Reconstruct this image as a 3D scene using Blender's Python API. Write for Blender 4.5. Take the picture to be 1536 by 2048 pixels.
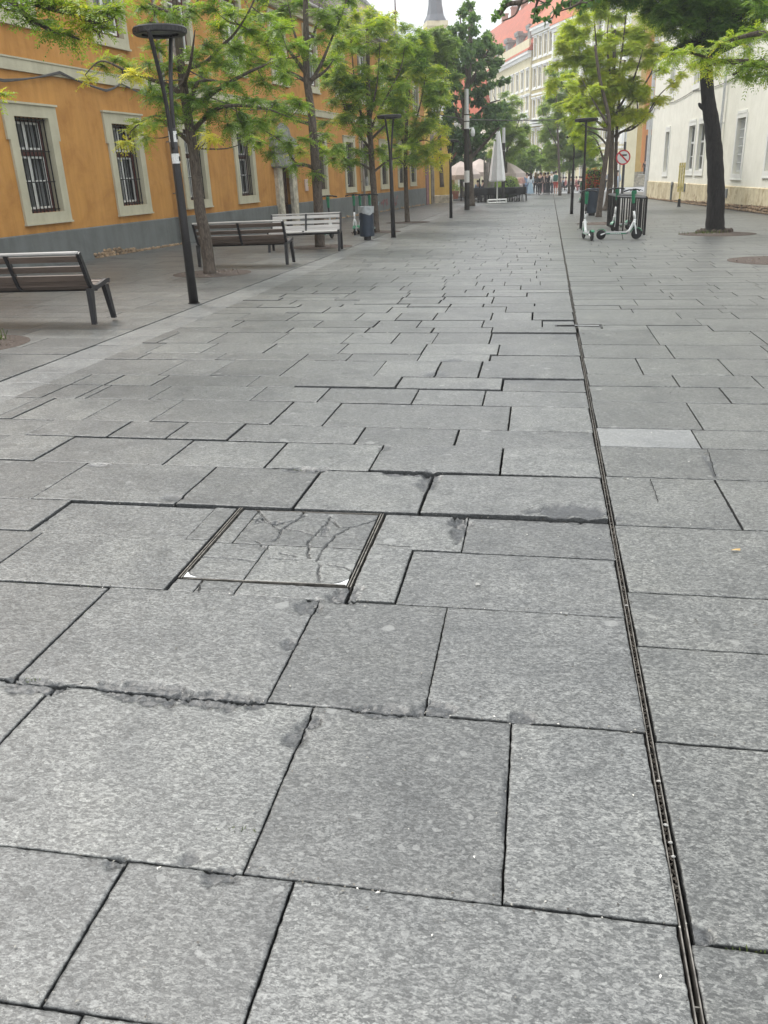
import bpy, math, random
import numpy as np
from mathutils import Matrix, Vector
for o in list(bpy.data.objects): bpy.data.objects.remove(o)
S = bpy.context.scene; C = S.collection
random.seed(7); rng = np.random.default_rng(11)
PI = math.pi

# ------------------------------------------------------------------ camera
F, CX, CY, HC = 1655., 768., 1024., 1.55
def cdir(x, y): return np.array([(x-CX)/F, -(y-CY)/F, -1.])
def nrm(v): return v/np.linalg.norm(v)
UP = nrm(np.cross(cdir(1080, 336), cdir(-3920, 336+225)))
if UP[1] < 0: UP = -UP
GC = nrm(np.cross(cdir(1080, 350), cdir(-9000, 640)))
if GC[1] < 0: GC = -GC
q1 = cdir(1080, 350); FW = nrm(q1-UP*q1.dot(UP)); RT = np.cross(FW, UP)
RW = np.array([RT, FW, UP]); GN = RW@GC; CAM = np.array([0, 0, HC])
def ray(x, y): return RW@cdir(x, y)
def gz(x, y): return float(-(GN[0]*x+GN[1]*y)/GN[2])          # height of the paved ground
def G(x, y):                                                  # photo pixel -> ground point
    r = ray(x, y); t = -HC*GN[2]/(GN@r); return CAM+t*r
def at(x, y, v):                                              # photo pixel -> point at distance v down the street
    r = ray(x, y); return CAM+r*(v/r[1])
cam = bpy.data.cameras.new('Camera'); camo = bpy.data.objects.new('Camera', cam); C.objects.link(camo)
S.camera = camo
M3 = Matrix([list(r) for r in RW]); camo.matrix_world = Matrix.Translation((0, 0, HC)) @ M3.to_4x4()
cam.sensor_fit = 'VERTICAL'; cam.sensor_height = 24; cam.lens = F/2048*24
cam.clip_start = .05; cam.clip_end = 3000
S.render.resolution_x = 768; S.render.resolution_y = 1024

# ------------------------------------------------------------------ world, sun, exposure
SUN_EL, SUN_AZ = math.radians(56), math.radians(-48)           # azimuth clockwise from the street direction
W = bpy.data.worlds.new('World'); S.world = W; W.use_nodes = True
nt = W.node_tree; nt.nodes.clear()
wo = nt.nodes.new('ShaderNodeOutputWorld'); bg = nt.nodes.new('ShaderNodeBackground')
sky = nt.nodes.new('ShaderNodeTexSky'); sky.sky_type = 'NISHITA'; sky.sun_disc = False
sky.sun_elevation = SUN_EL; sky.sun_rotation = SUN_AZ; sky.dust_density = 3
tc = nt.nodes.new('ShaderNodeTexCoord'); mp = nt.nodes.new('ShaderNodeMapping'); mp.inputs['Scale'].default_value = (1, 1, 2.4)
nz = nt.nodes.new('ShaderNodeTexNoise'); nz.inputs['Scale'].default_value = 3.2; nz.inputs['Detail'].default_value = 6; nz.inputs['Roughness'].default_value = .55
rp = nt.nodes.new('ShaderNodeValToRGB'); rp.color_ramp.elements[0].position = .36; rp.color_ramp.elements[1].position = .62
rp.color_ramp.elements[0].color = (7.3, 8.0, 8.5, 1); rp.color_ramp.elements[1].color = (10.2, 10.2, 10.1, 1)
sx = nt.nodes.new('ShaderNodeSeparateXYZ'); mr = nt.nodes.new('ShaderNodeMapRange'); mr.inputs[1].default_value = .0; mr.inputs[2].default_value = .8; mr.inputs[3].default_value = .60; mr.inputs[4].default_value = 1.28
mg = nt.nodes.new('ShaderNodeVectorMath'); mg.operation = 'SCALE'
mx = nt.nodes.new('ShaderNodeMixRGB'); mx.inputs[0].default_value = .93
L = nt.links.new
L(tc.outputs['Generated'], mp.inputs[0]); L(mp.outputs[0], nz.inputs['Vector']); L(nz.outputs[0], rp.inputs[0])
L(sky.outputs[0], mx.inputs[1]); L(rp.outputs[0], mx.inputs[2]); L(tc.outputs['Generated'], sx.inputs[0]); L(sx.outputs[2], mr.inputs[0]); L(mx.outputs[0], mg.inputs[0]); L(mr.outputs[0], mg.inputs['Scale']); L(mg.outputs[0], bg.inputs[0]); L(bg.outputs[0], wo.inputs[0])
bg.inputs[1].default_value = .105
sl = bpy.data.lights.new('Sun', 'SUN'); sl.energy = 1.7; sl.angle = math.radians(16); sl.color = (1, .96, .9)
so = bpy.data.objects.new('Sun', sl); C.objects.link(so)
sd = Vector((math.sin(SUN_AZ)*math.cos(SUN_EL), math.cos(SUN_AZ)*math.cos(SUN_EL), math.sin(SUN_EL)))
so.rotation_euler = sd.to_track_quat('Z', 'Y').to_euler(); so.location = (0, 0, 40)
S.view_settings.view_transform = 'Standard'; S.view_settings.look = 'None'
S.view_settings.exposure = 0.9; S.view_settings.gamma = 1
S.render.engine = 'CYCLES'

# ------------------------------------------------------------------ materials
def mat(name):
    m = bpy.data.materials.new(name); m.use_nodes = True
    return m, m.node_tree, m.node_tree.nodes['Principled BSDF']
def N(t, typ, **k):
    n = t.nodes.new(typ)
    for a, b in k.items():
        if a.startswith('i_'):
            key = a[2:].replace('_', ' ')
            n.inputs[int(key) if key.isdigit() else key].default_value = b
        else: setattr(n, a, b)
    return n
def ramp(t, fac, stops):
    r = t.nodes.new('ShaderNodeValToRGB'); e = r.color_ramp.elements
    while len(e) < len(stops): e.new(.5)
    for k, (p, c) in enumerate(stops): e[k].position = p; e[k].color = (*c, 1) if len(c) == 3 else c
    t.links.new(fac, r.inputs[0]); return r.outputs[0]
def mix(t, f, a, b, mode='MIX'):
    n = t.nodes.new('ShaderNodeMixRGB'); n.blend_type = mode
    for k, v in enumerate((f, a, b)):
        if isinstance(v, (int, float)): n.inputs[k].default_value = v
        elif isinstance(v, tuple): n.inputs[k].default_value = (*v, 1)
        else: t.links.new(v, n.inputs[k])
    return n.outputs[0]
def noise(t, vec, scale, detail=4, rough=.6, dist=0):
    n = N(t, 'ShaderNodeTexNoise', i_Scale=scale, i_Detail=detail, i_Roughness=rough, i_Distortion=dist)
    t.links.new(vec, n.inputs['Vector']); return n.outputs[0]
def simple(name, col, rough=.6, metal=0, var=.15, scale=6, bump=0, bscale=60, spec=.5, stretch=None):
    m, t, p = mat(name); c = N(t, 'ShaderNodeTexCoord').outputs['Object']
    if stretch:
        mm = N(t, 'ShaderNodeMapping', i_Scale=stretch); t.links.new(c, mm.inputs[0]); c = mm.outputs[0]
    f = noise(t, c, scale, 5)
    a = tuple(x*(1-var) for x in col); b = tuple(min(1, x*(1+var)) for x in col)
    t.links.new(ramp(t, f, [(.3, a), (.7, b)]), p.inputs['Base Color'])
    p.inputs['Roughness'].default_value = rough; p.inputs['Metallic'].default_value = metal
    p.inputs['Specular IOR Level'].default_value = spec
    if bump:
        bn = N(t, 'ShaderNodeBump', i_Strength=bump, i_Distance=.01)
        t.links.new(noise(t, c, bscale, 4), bn.inputs['Height']); t.links.new(bn.outputs[0], p.inputs['Normal'])
    return m
def stone_mat(name, dark, mid, light, tone=.12):
    m, t, p = mat(name); tcn = N(t, 'ShaderNodeTexCoord'); g = N(t, 'ShaderNodeNewGeometry')
    sc = N(t, 'ShaderNodeMath', operation='MULTIPLY', i_1=57.); t.links.new(g.outputs['Random Per Island'], sc.inputs[0])
    ad = N(t, 'ShaderNodeVectorMath', operation='ADD'); t.links.new(tcn.outputs['Object'], ad.inputs[0])
    cb = N(t, 'ShaderNodeCombineXYZ'); t.links.new(sc.outputs[0], cb.inputs[0]); t.links.new(sc.outputs[0], cb.inputs[2]); t.links.new(cb.outputs[0], ad.inputs[1])
    v = ad.outputs[0]
    mp2 = N(t, 'ShaderNodeMapping', i_Scale=(.72, 1.25, 1)); t.links.new(v, mp2.inputs[0]); vs = mp2.outputs[0]
    fine = noise(t, vs, 115, 6, .75, .8); med = noise(t, vs, 40, 5, .7, 1.2); big = noise(t, v, 2.6, 4, .6, .4); vf = noise(t, vs, 330, 3, .7)
    def cells(scale, warp, wscale):
        vo = N(t, 'ShaderNodeTexVoronoi', i_Scale=scale, feature='F1'); wv = N(t, 'ShaderNodeVectorMath', operation='ADD')
        nn = N(t, 'ShaderNodeTexNoise', i_Scale=wscale, i_Detail=3.); t.links.new(vs, nn.inputs['Vector']); t.links.new(vs, wv.inputs[0])
        sm = N(t, 'ShaderNodeVectorMath', operation='SCALE'); sm.inputs['Scale'].default_value = warp; t.links.new(nn.outputs['Color'], sm.inputs[0]); t.links.new(sm.outputs[0], wv.inputs[1])
        t.links.new(wv.outputs[0], vo.inputs['Vector']); sp_ = N(t, 'ShaderNodeSeparateColor'); t.links.new(vo.outputs['Color'], sp_.inputs[0]); return sp_.outputs[0]
    def wsum(pairs):
        acc = None
        for f_, w_ in pairs:
            n_ = N(t, 'ShaderNodeMath', operation='MULTIPLY_ADD', i_1=w_, i_2=0.); t.links.new(f_, n_.inputs[0])
            if acc is not None: t.links.new(acc, n_.inputs[2])
            acc = n_.outputs[0]
        return acc
    c1 = cells(125, .02, 90); c2 = cells(230, .01, 160)
    tot = wsum([(c1, .16), (c2, .13), (fine, .33), (med, .22), (vf, .16)])
    col = ramp(t, tot, [(.345, dark), (.455, tuple((x+y)/2 for x, y in zip(dark, mid))), (.50, mid), (.56, tuple((x*2+y)/3 for x, y in zip(mid, light))), (.655, light)])
    pm = ramp(t, noise(t, v, 4.5, 5, .65, 1.), [(.52, (0, 0, 0)), (.66, (.5, .5, .5))])
    fl_ = ramp(t, wsum([(fine, .6), (c2, .25), (med, .15)]), [(.5, (0, 0, 0)), (.58, (1, 1, 1))])
    col = mix(t, mix(t, 1., pm, fl_, 'MULTIPLY'), col, tuple(min(1, x*1.1) for x in light))
    s3 = type('o', (), {'outputs': [tot]})
    # slow blotches of grime and per-slab tone
    col = mix(t, .75, col, ramp(t, big, [(.3, (.62, .63, .65)), (.5, (1, 1, 1)), (.7, (1.18, 1.17, 1.14))]), 'MULTIPLY')
    st = noise(t, v, 7, 5, .7, 1.2)
    col = mix(t, ramp(t, st, [(.60, (0, 0, 0)), (.74, (.6, .6, .6))]), col, tuple(x*.8 for x in dark))
    tn = ramp(t, g.outputs['Random Per Island'], [(0, (1-tone,)*3), (.5, (1, 1, 1)), (1, (1+tone, 1+tone, 1+tone*.9))])
    col = mix(t, 1., col, tn, 'MULTIPLY')
    def spots(scale, rmax, rare, colr, amt):
        nonlocal col
        vo = N(t, 'ShaderNodeTexVoronoi', i_Scale=scale); wv = N(t, 'ShaderNodeVectorMath', operation='ADD'); nn = N(t, 'ShaderNodeTexNoise', i_Scale=28., i_Detail=4.)
        t.links.new(v, nn.inputs['Vector']); sm = N(t, 'ShaderNodeVectorMath', operation='SCALE'); sm.inputs['Scale'].default_value = .035; t.links.new(nn.outputs['Color'], sm.inputs[0]); t.links.new(v, wv.inputs[0]); t.links.new(sm.outputs[0], wv.inputs[1]); t.links.new(wv.outputs[0], vo.inputs['Vector'])
        sp_ = N(t, 'ShaderNodeSeparateColor'); t.links.new(vo.outputs['Color'], sp_.inputs[0])
        r_ = N(t, 'ShaderNodeMapRange'); t.links.new(sp_.outputs[0], r_.inputs[0]); r_.inputs[1].default_value = rare; r_.inputs[2].default_value = 1.; r_.inputs[3].default_value = -.02; r_.inputs[4].default_value = rmax
        su = N(t, 'ShaderNodeMath', operation='SUBTRACT'); t.links.new(r_.outputs[0], su.inputs[0]); t.links.new(vo.outputs['Distance'], su.inputs[1])
        ml = N(t, 'ShaderNodeMath', operation='MULTIPLY', i_1=22., use_clamp=True); t.links.new(su.outputs[0], ml.inputs[0]); m2 = N(t, 'ShaderNodeMath', operation='MULTIPLY', i_1=amt); t.links.new(ml.outputs[0], m2.inputs[0])
        col = mix(t, m2.outputs[0], col, colr)
    spots(5., .20, .70, tuple(x*1.4 for x in dark), .6); spots(8., .26, .72, tuple(x*1.0 for x in light), .6); spots(2.0, .22, .5, tuple(x*1.9 for x in dark), .45); spots(24., .3, .62, tuple(x*1.05 for x in light), .5)
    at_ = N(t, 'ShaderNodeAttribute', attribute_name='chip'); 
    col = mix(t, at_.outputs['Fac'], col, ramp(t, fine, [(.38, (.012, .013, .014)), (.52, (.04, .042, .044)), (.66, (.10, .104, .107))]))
    t.links.new(col, p.inputs['Base Color']); p.inputs['Roughness'].default_value = .40
    p.inputs['Specular IOR Level'].default_value = .66
    b1 = N(t, 'ShaderNodeBump', i_Strength=.6, i_Distance=.005); t.links.new(s3.outputs[0], b1.inputs['Height'])
    t.links.new(b1.outputs[0], p.inputs['Normal'])
    return m
def leaf_mat(name, stops, transl=.38, rough=.45):
    m, t, p = mat(name); a = N(t, 'ShaderNodeAttribute', attribute_name='tint').outputs['Fac']
    col = ramp(t, a, stops); t.links.new(col, p.inputs['Base Color']); p.inputs['Roughness'].default_value = rough; p.inputs['Specular IOR Level'].default_value = .35
    tr = N(t, 'ShaderNodeBsdfTranslucent'); c2 = mix(t, 1., col, (1.5, 1.45, .6), 'MULTIPLY'); t.links.new(c2, tr.inputs[0])
    ms = N(t, 'ShaderNodeMixShader', i_0=transl); t.links.new(p.outputs[0], ms.inputs[1]); t.links.new(tr.outputs[0], ms.inputs[2])
    t.links.new(ms.outputs[0], t.nodes['Material Output'].inputs[0]); return m
def bark_mat(name, a, b, zs=.25):
    m, t, p = mat(name); c = N(t, 'ShaderNodeTexCoord').outputs['Object']
    mm = N(t, 'ShaderNodeMapping', i_Scale=(1, 1, zs)); t.links.new(c, mm.inputs[0])
    f = noise(t, mm.outputs[0], 22, 6, .7, 1.5); t.links.new(ramp(t, f, [(.38, a), (.62, b)]), p.inputs['Base Color'])
    bn = N(t, 'ShaderNodeBump', i_Strength=1., i_Distance=.03); t.links.new(f, bn.inputs['Height']); t.links.new(bn.outputs[0], p.inputs['Normal'])
    p.inputs['Roughness'].default_value = .9; return m
def plaster(name, col, stain, streak=.5, grime=0, gcol=(.4, .3, .2)):
    m, t, p = mat(name); c = N(t, 'ShaderNodeTexCoord').outputs['Object']
    f = noise(t, c, 1.3, 6, .65, .5); base = ramp(t, f, [(.3, stain), (.55, col), (.75, tuple(min(1, x*1.07) for x in col))])
    mm = N(t, 'ShaderNodeMapping', i_Scale=(7, 7, .5)); t.links.new(c, mm.inputs[0])
    f2 = noise(t, mm.outputs[0], 1., 5, .6); base = mix(t, streak, base, ramp(t, f2, [(.35, (.82, .8, .78)), (.6, (1, 1, 1))]), 'MULTIPLY')
    f3 = noise(t, c, 5, 8, .75, .3); base = mix(t, ramp(t, f3, [(.69, (0, 0, 0)), (.715, (.7, .7, .7))]), base, tuple(min(1, x*1.35+.07) for x in col))
    if grime:
        f4 = noise(t, c, 2.3, 8, .75, .8); base = mix(t, ramp(t, f4, [(.5, (0, 0, 0)), (.66, (grime,)*3)]), base, gcol)
    t.links.new(base, p.inputs['Base Color']); p.inputs['Roughness'].default_value = .85; p.inputs['Specular IOR Level'].default_value = .25
    bn = N(t, 'ShaderNodeBump', i_Strength=.35, i_Distance=.01); t.links.new(noise(t, c, 30, 6, .7), bn.inputs['Height']); t.links.new(bn.outputs[0], p.inputs['Normal'])
    return m
def tile_mat(name, a, b, wave=18):
    m, t, p = mat(name); c = N(t, 'ShaderNodeTexCoord').outputs['Object']
    br = N(t, 'ShaderNodeTexBrick', i_Scale=4.); br.inputs['Color1'].default_value = (*a, 1); br.inputs['Color2'].default_value = (*b, 1); br.inputs['Mortar'].default_value = (*tuple(x*.4 for x in a), 1)
    br.inputs['Mortar Size'].default_value = .03; t.links.new(c, br.inputs['Vector'])
    col = mix(t, .8, br.outputs[0], ramp(t, noise(t, c, .8, 6, .7), [(.3, (.65, .65, .65)), (.7, (1.15, 1.1, 1.1))]), 'MULTIPLY')
    t.links.new(col, p.inputs['Base Color']); p.inputs['Roughness'].default_value = .8; return m

M = {}
M['stone'] = stone_mat('grey_stone', (.028, .029, .029), (.096, .098, .0965), (.226, .228, .220), .20)
M['stone_right'] = stone_mat('grey_stone_warm', (.028, .029, .028), (.086, .0875, .084), (.22, .222, .21), .12)
M['stone_light'] = stone_mat('pale_rough_stone', (.058, .059, .059), (.140, .143, .143), (.28, .283, .277), .1)
M['stone_new'] = stone_mat('pale_smooth_slab', (.10, .103, .104), (.165, .168, .168), (.23, .233, .23), .05)
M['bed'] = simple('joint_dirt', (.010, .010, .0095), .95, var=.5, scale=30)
M['far_ground'] = simple('far_ground', (.24, .245, .25), .8, var=.1, scale=.6)
M['dirt'] = simple('dirt', (.06, .05, .04), .95, var=.6, scale=40, bump=.6, bscale=90)
M['steel'] = simple('worn_steel', (.15, .14, .125), .55, .6, var=.6, scale=30)
M['zinc'] = simple('galvanised_corner', (.52, .53, .53), .5, .2, var=.25, scale=40)
M['dark_metal'] = simple('dark_brown_metal', (.024, .022, .022), .42, .25, var=.2, scale=9)
M['black_metal'] = simple('black_metal', (.014, .014, .015), .4, .2, var=.2)
M['bench_metal'] = simple('bench_metal', (.022, .021, .023), .45, .2, var=.2)
M['wood_brown'] = simple('weathered_brown_slat', (.115, .085, .068), .6, var=.35, scale=5, bump=.3, bscale=25, stretch=(.25, 3, 3))
M['wood_grey'] = simple('weathered_grey_slat', (.46, .44, .42), .55, var=.2, scale=5, bump=.3, bscale=25, stretch=(.25, 3, 3))
M['navy'] = simple('navy_metal', (.02, .032, .052), .4, .1, var=.15)
M['green_paint'] = simple('scooter_green', (.012, .15, .07), .35, var=.12)
M['white_paint'] = simple('white_paint', (.66, .67, .66), .45, var=.06)
M['rubber'] = simple('black_rubber', (.012, .012, .012), .75, var=.2)
M['grey_plastic'] = simple('grey_plastic', (.2, .21, .21), .55, var=.1)
M['orange'] = plaster('orange_plaster', (.52, .262, .075), (.40, .185, .050), .65)
M['beige_trim'] = plaster('beige_trim', (.50, .47, .35), (.41, .38, .28), .4)
M['grey_plinth'] = plaster('grey_plinth', (.165, .174, .170), (.125, .132, .128), .6)
M['white_wall'] = plaster('cream_white_plaster', (.80, .785, .70), (.73, .715, .63), .22)
M['stained_plinth'] = plaster('stained_cream_plinth', (.64, .57, .40), (.48, .40, .25), .7, .9, (.26, .17, .09))
M['yellow_wall'] = plaster('yellow_plaster', (.70, .50, .15), (.60, .40, .10), .35, .3, (.45, .33, .2))
M['church_yellow'] = plaster('church_yellow', (.80, .58, .22), (.74, .50, .17), .3)
M['church_orange'] = plaster('church_orange', (.76, .34, .12), (.70, .30, .10), .3)
M['cream_far'] = plaster('cream_facade', (.66, .60, .42), (.60, .54, .36), .2)
M['ochre_far'] = plaster('ochre_facade', (.58, .49, .27), (.52, .44, .24), .2)
M['white_far'] = plaster('white_facade_trim', (.76, .76, .73), (.68, .68, .66), .2)
M['white_trim'] = simple('white_trim', (.74, .74, .70), .6, var=.05)
M['redbrown'] = simple('red_brown_frame', (.085, .022, .018), .5, var=.2)
M['sash'] = simple('white_sash', (.75, .75, .72), .5, var=.05)
M['curtain'] = simple('pale_curtain', (.55, .56, .56), .9, var=.2, scale=9, stretch=(8, 8, .4))
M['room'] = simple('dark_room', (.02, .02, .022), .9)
m, t, p = mat('window_glass'); p.inputs['Base Color'].default_value = (.02, .024, .028, 1); p.inputs['Roughness'].default_value = .05; p.inputs['Specular IOR Level'].default_value = .6
tb = N(t, 'ShaderNodeBsdfTransparent'); ms = N(t, 'ShaderNodeMixShader', i_0=.45); t.links.new(tb.outputs[0], ms.inputs[1]); t.links.new(p.outputs[0], ms.inputs[2]); t.links.new(ms.outputs[0], t.nodes['Material Output'].inputs[0]); M['glass'] = m
m, t, p = mat('far_glass'); p.inputs['Base Color'].default_value = (.06, .07, .08, 1); p.inputs['Roughness'].default_value = .12; M['far_glass'] = m
M['door_wood'] = simple('old_door_wood', (.09, .05, .035), .6, var=.4, scale=7, stretch=(6, 6, .6))
M['old_stone'] = simple('weathered_stone', (.46, .42, .34), .9, var=.45, scale=5, bump=.6, bscale=20)
M['grey_stone2'] = simple('grey_carved_stone', (.25, .25, .235), .9, var=.4, scale=6, bump=.6, bscale=20)
M['rubble'] = simple('rubble_stone', (.27, .19, .12), .95, var=.6, scale=6, bump=.8, bscale=14)
M['brown_tile'] = tile_mat('brown_roof_tile', (.16, .12, .10), (.10, .085, .075))
M['red_tile'] = tile_mat('red_roof_tile', (.50, .12, .055), (.42, .095, .045))
M['bright_tile'] = tile_mat('orange_roof_tile', (.60, .19, .08), (.50, .15, .07))
M['slate'] = simple('slate_spire', (.12, .125, .14), .6, var=.2)
M['gutter'] = simple('metal_pipe', (.27, .25, .23), .5, .5, var=.3, scale=3)
M['white_pipe'] = simple('white_pipe', (.6, .61, .62), .5, .1, var=.1)
M['cable'] = simple('grey_cable', (.09, .085, .08), .7)
M['canvas_white'] = simple('white_canvas', (.84, .84, .85), .85, var=.06, scale=3)
M['canvas_beige'] = simple('beige_canvas', (.50, .42, .38), .85, var=.08, scale=3)
M['bag'] = simple('clear_bag', (.35, .37, .38), .3, var=.3, scale=12)
M['yellow_paint'] = simple('worn_yellow_paint', (.62, .53, .22), .6, var=.35, scale=9)
M['red_sign'] = simple('red_sign_paint', (.50, .02, .03), .4, var=.05)
M['terracotta'] = simple('terracotta', (.30, .12, .07), .8)
M['sticker'] = simple('paper_sticker', (.62, .62, .60), .7, var=.3, scale=60)
M['bark'] = bark_mat('grey_brown_bark', (.055, .042, .032), (.15, .12, .095))
M['bark_dark'] = bark_mat('dark_furrowed_bark', (.005, .0045, .004), (.024, .020, .018), .18)
M['locust'] = leaf_mat('locust_leaves', [(0, (.055, .125, .022)), (.35, (.15, .26, .045)), (.7, (.30, .39, .065)), (1, (.62, .58, .07))], 0.5)
M['lime'] = leaf_mat('lime_leaves', [(0, (.12, .20, .025)), (.4, (.29, .39, .04)), (.8, (.44, .50, .06)), (1, (.58, .56, .08))], 0.5)
M['darkleaf'] = leaf_mat('darkleaf_leaves', [(0, (.05, .105, .045)), (.5, (.12, .21, .09)), (1, (.22, .32, .14))], 0.4)
M['midleaf'] = leaf_mat('midleaf_leaves', [(0, (.075, .145, .035)), (.5, (.18, .28, .065)), (1, (.34, .42, .13))], 0.5)
M['flower_red'] = leaf_mat('red_flower', [(0, (.30, .02, .01)), (1, (.62, .10, .03))], .2)
M['weed'] = leaf_mat('weed_green', [(0, (.03, .06, .015)), (1, (.16, .19, .06))], .3)

# ------------------------------------------------------------------ mesh helpers
class MB:
    def __init__(s): s.v = []; s.f = []
    def add(s, vs, fs):
        o = len(s.v); s.v += [tuple(map(float, v)) for v in vs]; s.f += [tuple(i+o for i in f) for f in fs]
    def box(s, x0, x1, y0, y1, z0, z1, m=None):
        vs = [(x, y, z) for z in (z0, z1) for y in (y0, y1) for x in (x0, x1)]
        if m is not None: vs = [tuple(m @ Vector(v)) for v in vs]
        s.add(vs, [(0, 2, 3, 1), (4, 5, 7, 6), (0, 1, 5, 4), (2, 6, 7, 3), (0, 4, 6, 2), (1, 3, 7, 5)])
    def bbox(s, x0, x1, y0, y1, z0, z1, b=.01, m=None):      # bevelled box
        b = min(b, (x1-x0)*.45, (y1-y0)*.45, (z1-z0)*.45); vs = []; 
        for sx, sy, sz in [(i, j, k) for k in (0, 1) for j in (0, 1) for i in (0, 1)]:
            X = x1 if sx else x0; Y = y1 if sy else y0; Z = z1 if sz else z0
            dx = -b if sx else b; dy = -b if sy else b; dz = -b if sz else b
            vs += [(X, Y+dy, Z+dz), (X+dx, Y, Z+dz), (X+dx, Y+dy, Z)]
        if m is not None: vs = [tuple(m @ Vector(v)) for v in vs]
        def i(c, a): return c*3+a
        fs = [(i(0, 2), i(2, 2), i(3, 2), i(1, 2)), (i(4, 2), i(5, 2), i(7, 2), i(6, 2)), (i(0, 1), i(1, 1), i(5, 1), i(4, 1)), (i(2, 1), i(6, 1), i(7, 1), i(3, 1)), (i(0, 0), i(4, 0), i(6, 0), i(2, 0)), (i(1, 0), i(3, 0), i(7, 0), i(5, 0))]
        for a, b_ in ((0, 1), (2, 3), (4, 5), (6, 7)): fs.append((i(a, 1), i(b_, 1), i(b_, 2), i(a, 2)))
        for a, b_ in ((0, 2), (1, 3), (4, 6), (5, 7)): fs.append((i(a, 0), i(b_, 0), i(b_, 2), i(a, 2)))
        for a, b_ in ((0, 4), (1, 5), (2, 6), (3, 7)): fs.append((i(a, 0), i(b_, 0), i(b_, 1), i(a, 1)))
        for c in range(8): fs.append((i(c, 0), i(c, 1), i(c, 2)))
        s.add(vs, fs)
    def tube(s, pts, rad, n=8, cap=True, flat=1.0):
        pts = [np.array(p, float) for p in pts]
        if isinstance(rad, (int, float)): rad = [rad]*len(pts)
        ref = None; vs = []; fs = []
        for k, p in enumerate(pts):
            d = nrm(pts[min(k+1, len(pts)-1)]-pts[max(k-1, 0)]+1e-9)
            if ref is None: ref = np.array([0, 0, 1.]) if abs(d[2]) < .9 else np.array([1., 0, 0])
            a = nrm(np.cross(d, ref)); b = np.cross(a, d); ref = b
            for j in range(n):
                th = 2*PI*j/n; vs.append(p+rad[k]*(math.cos(th)*a*flat+math.sin(th)*b))
        for k in range(len(pts)-1):
            for j in range(n): fs.append((k*n+j, k*n+(j+1) % n, (k+1)*n+(j+1) % n, (k+1)*n+j))
        if cap: fs.append(tuple(range(n))[::-1]); fs.append(tuple((len(pts)-1)*n+j for j in range(n)))
        s.add(vs, fs)
    def lathe(s, prof, n=20, c=(0, 0, 0), axis='z'):
        vs = []; fs = []
        for r, z in prof:
            for j in range(n):
                th = 2*PI*j/n; a, b = r*math.cos(th), r*math.sin(th)
                vs.append((c[0]+a, c[1]+b, c[2]+z) if axis == 'z' else ((c[0]+a, c[1]+z, c[2]+b) if axis == 'y' else (c[0]+z, c[1]+a, c[2]+b)))
        for k in range(len(prof)-1):
            for j in range(n): fs.append((k*n+j, k*n+(j+1) % n, (k+1)*n+(j+1) % n, (k+1)*n+j))
        s.add(vs, fs)
    def prism(s, poly, a0, a1, axis='y'):                    # polygon in the two other axes, extruded along axis
        n = len(poly)
        def pt(u, w, a): return (u, a, w) if axis == 'y' else ((a, u, w) if axis == 'x' else (u, w, a))
        vs = [pt(u, w, a) for a in (a0, a1) for u, w in poly]
        fs = [tuple(range(n))[::-1], tuple(range(n, 2*n))]+[(k, (k+1) % n, n+(k+1) % n, n+k) for k in range(n)]
        s.add(vs, fs)
    def build(s, name, m, parent=None, smooth=False, loc=None):
        me = bpy.data.meshes.new(name); me.from_pydata(s.v, [], s.f); me.update()
        if smooth:
            me.polygons.foreach_set('use_smooth', [True]*len(me.polygons))
        o = bpy.data.objects.new(name, me); C.objects.link(o)
        if m is not None: me.materials.append(M[m] if isinstance(m, str) else m)
        if parent is not None: o.parent = parent
        if loc is not None: o.location = loc
        return o
def npmesh(name, verts, quads, m, parent=None, attrs=None, smooth=False):
    me = bpy.data.meshes.new(name); nv = len(verts); nf = len(quads); k = quads.shape[1]
    me.vertices.add(nv); me.vertices.foreach_set('co', np.asarray(verts, np.float32).ravel())
    me.loops.add(nf*k); me.loops.foreach_set('vertex_index', np.asarray(quads, np.int32).ravel())
    me.polygons.add(nf); me.polygons.foreach_set('loop_start', np.arange(nf, dtype=np.int32)*k); me.polygons.foreach_set('loop_total', np.full(nf, k, np.int32))
    if smooth: me.polygons.foreach_set('use_smooth', np.ones(nf, bool))
    me.update(calc_edges=True)
    for an, av in (attrs or {}).items():
        a = me.attributes.new(an, 'FLOAT', 'POINT'); a.data.foreach_set('value', np.asarray(av, np.float32))
    me.materials.append(M[m]); o = bpy.data.objects.new(name, me); C.objects.link(o)
    if parent is not None: o.parent = parent
    return o
def tag(o, label=None, cat=None, group=None, kind=None):
    if label: o['label'] = label
    if cat: o['category'] = cat
    if group: o['group'] = group
    if kind: o['kind'] = kind
    return o
def thing(name, label, cat, loc=(0, 0, 0), rz=0, group=None):
    o = bpy.data.objects.new(name, None); C.objects.link(o); o.empty_display_size = .2
    o.location = tuple(map(float, loc)); o.rotation_euler = (0, 0, rz); return tag(o, label, cat, group)
def copy_tree(o, parent=None):
    c = o.copy(); C.objects.link(c)
    if parent is not None: c.parent = parent
    for ch in list(o.children): copy_tree(ch, c)
    return c
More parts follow.
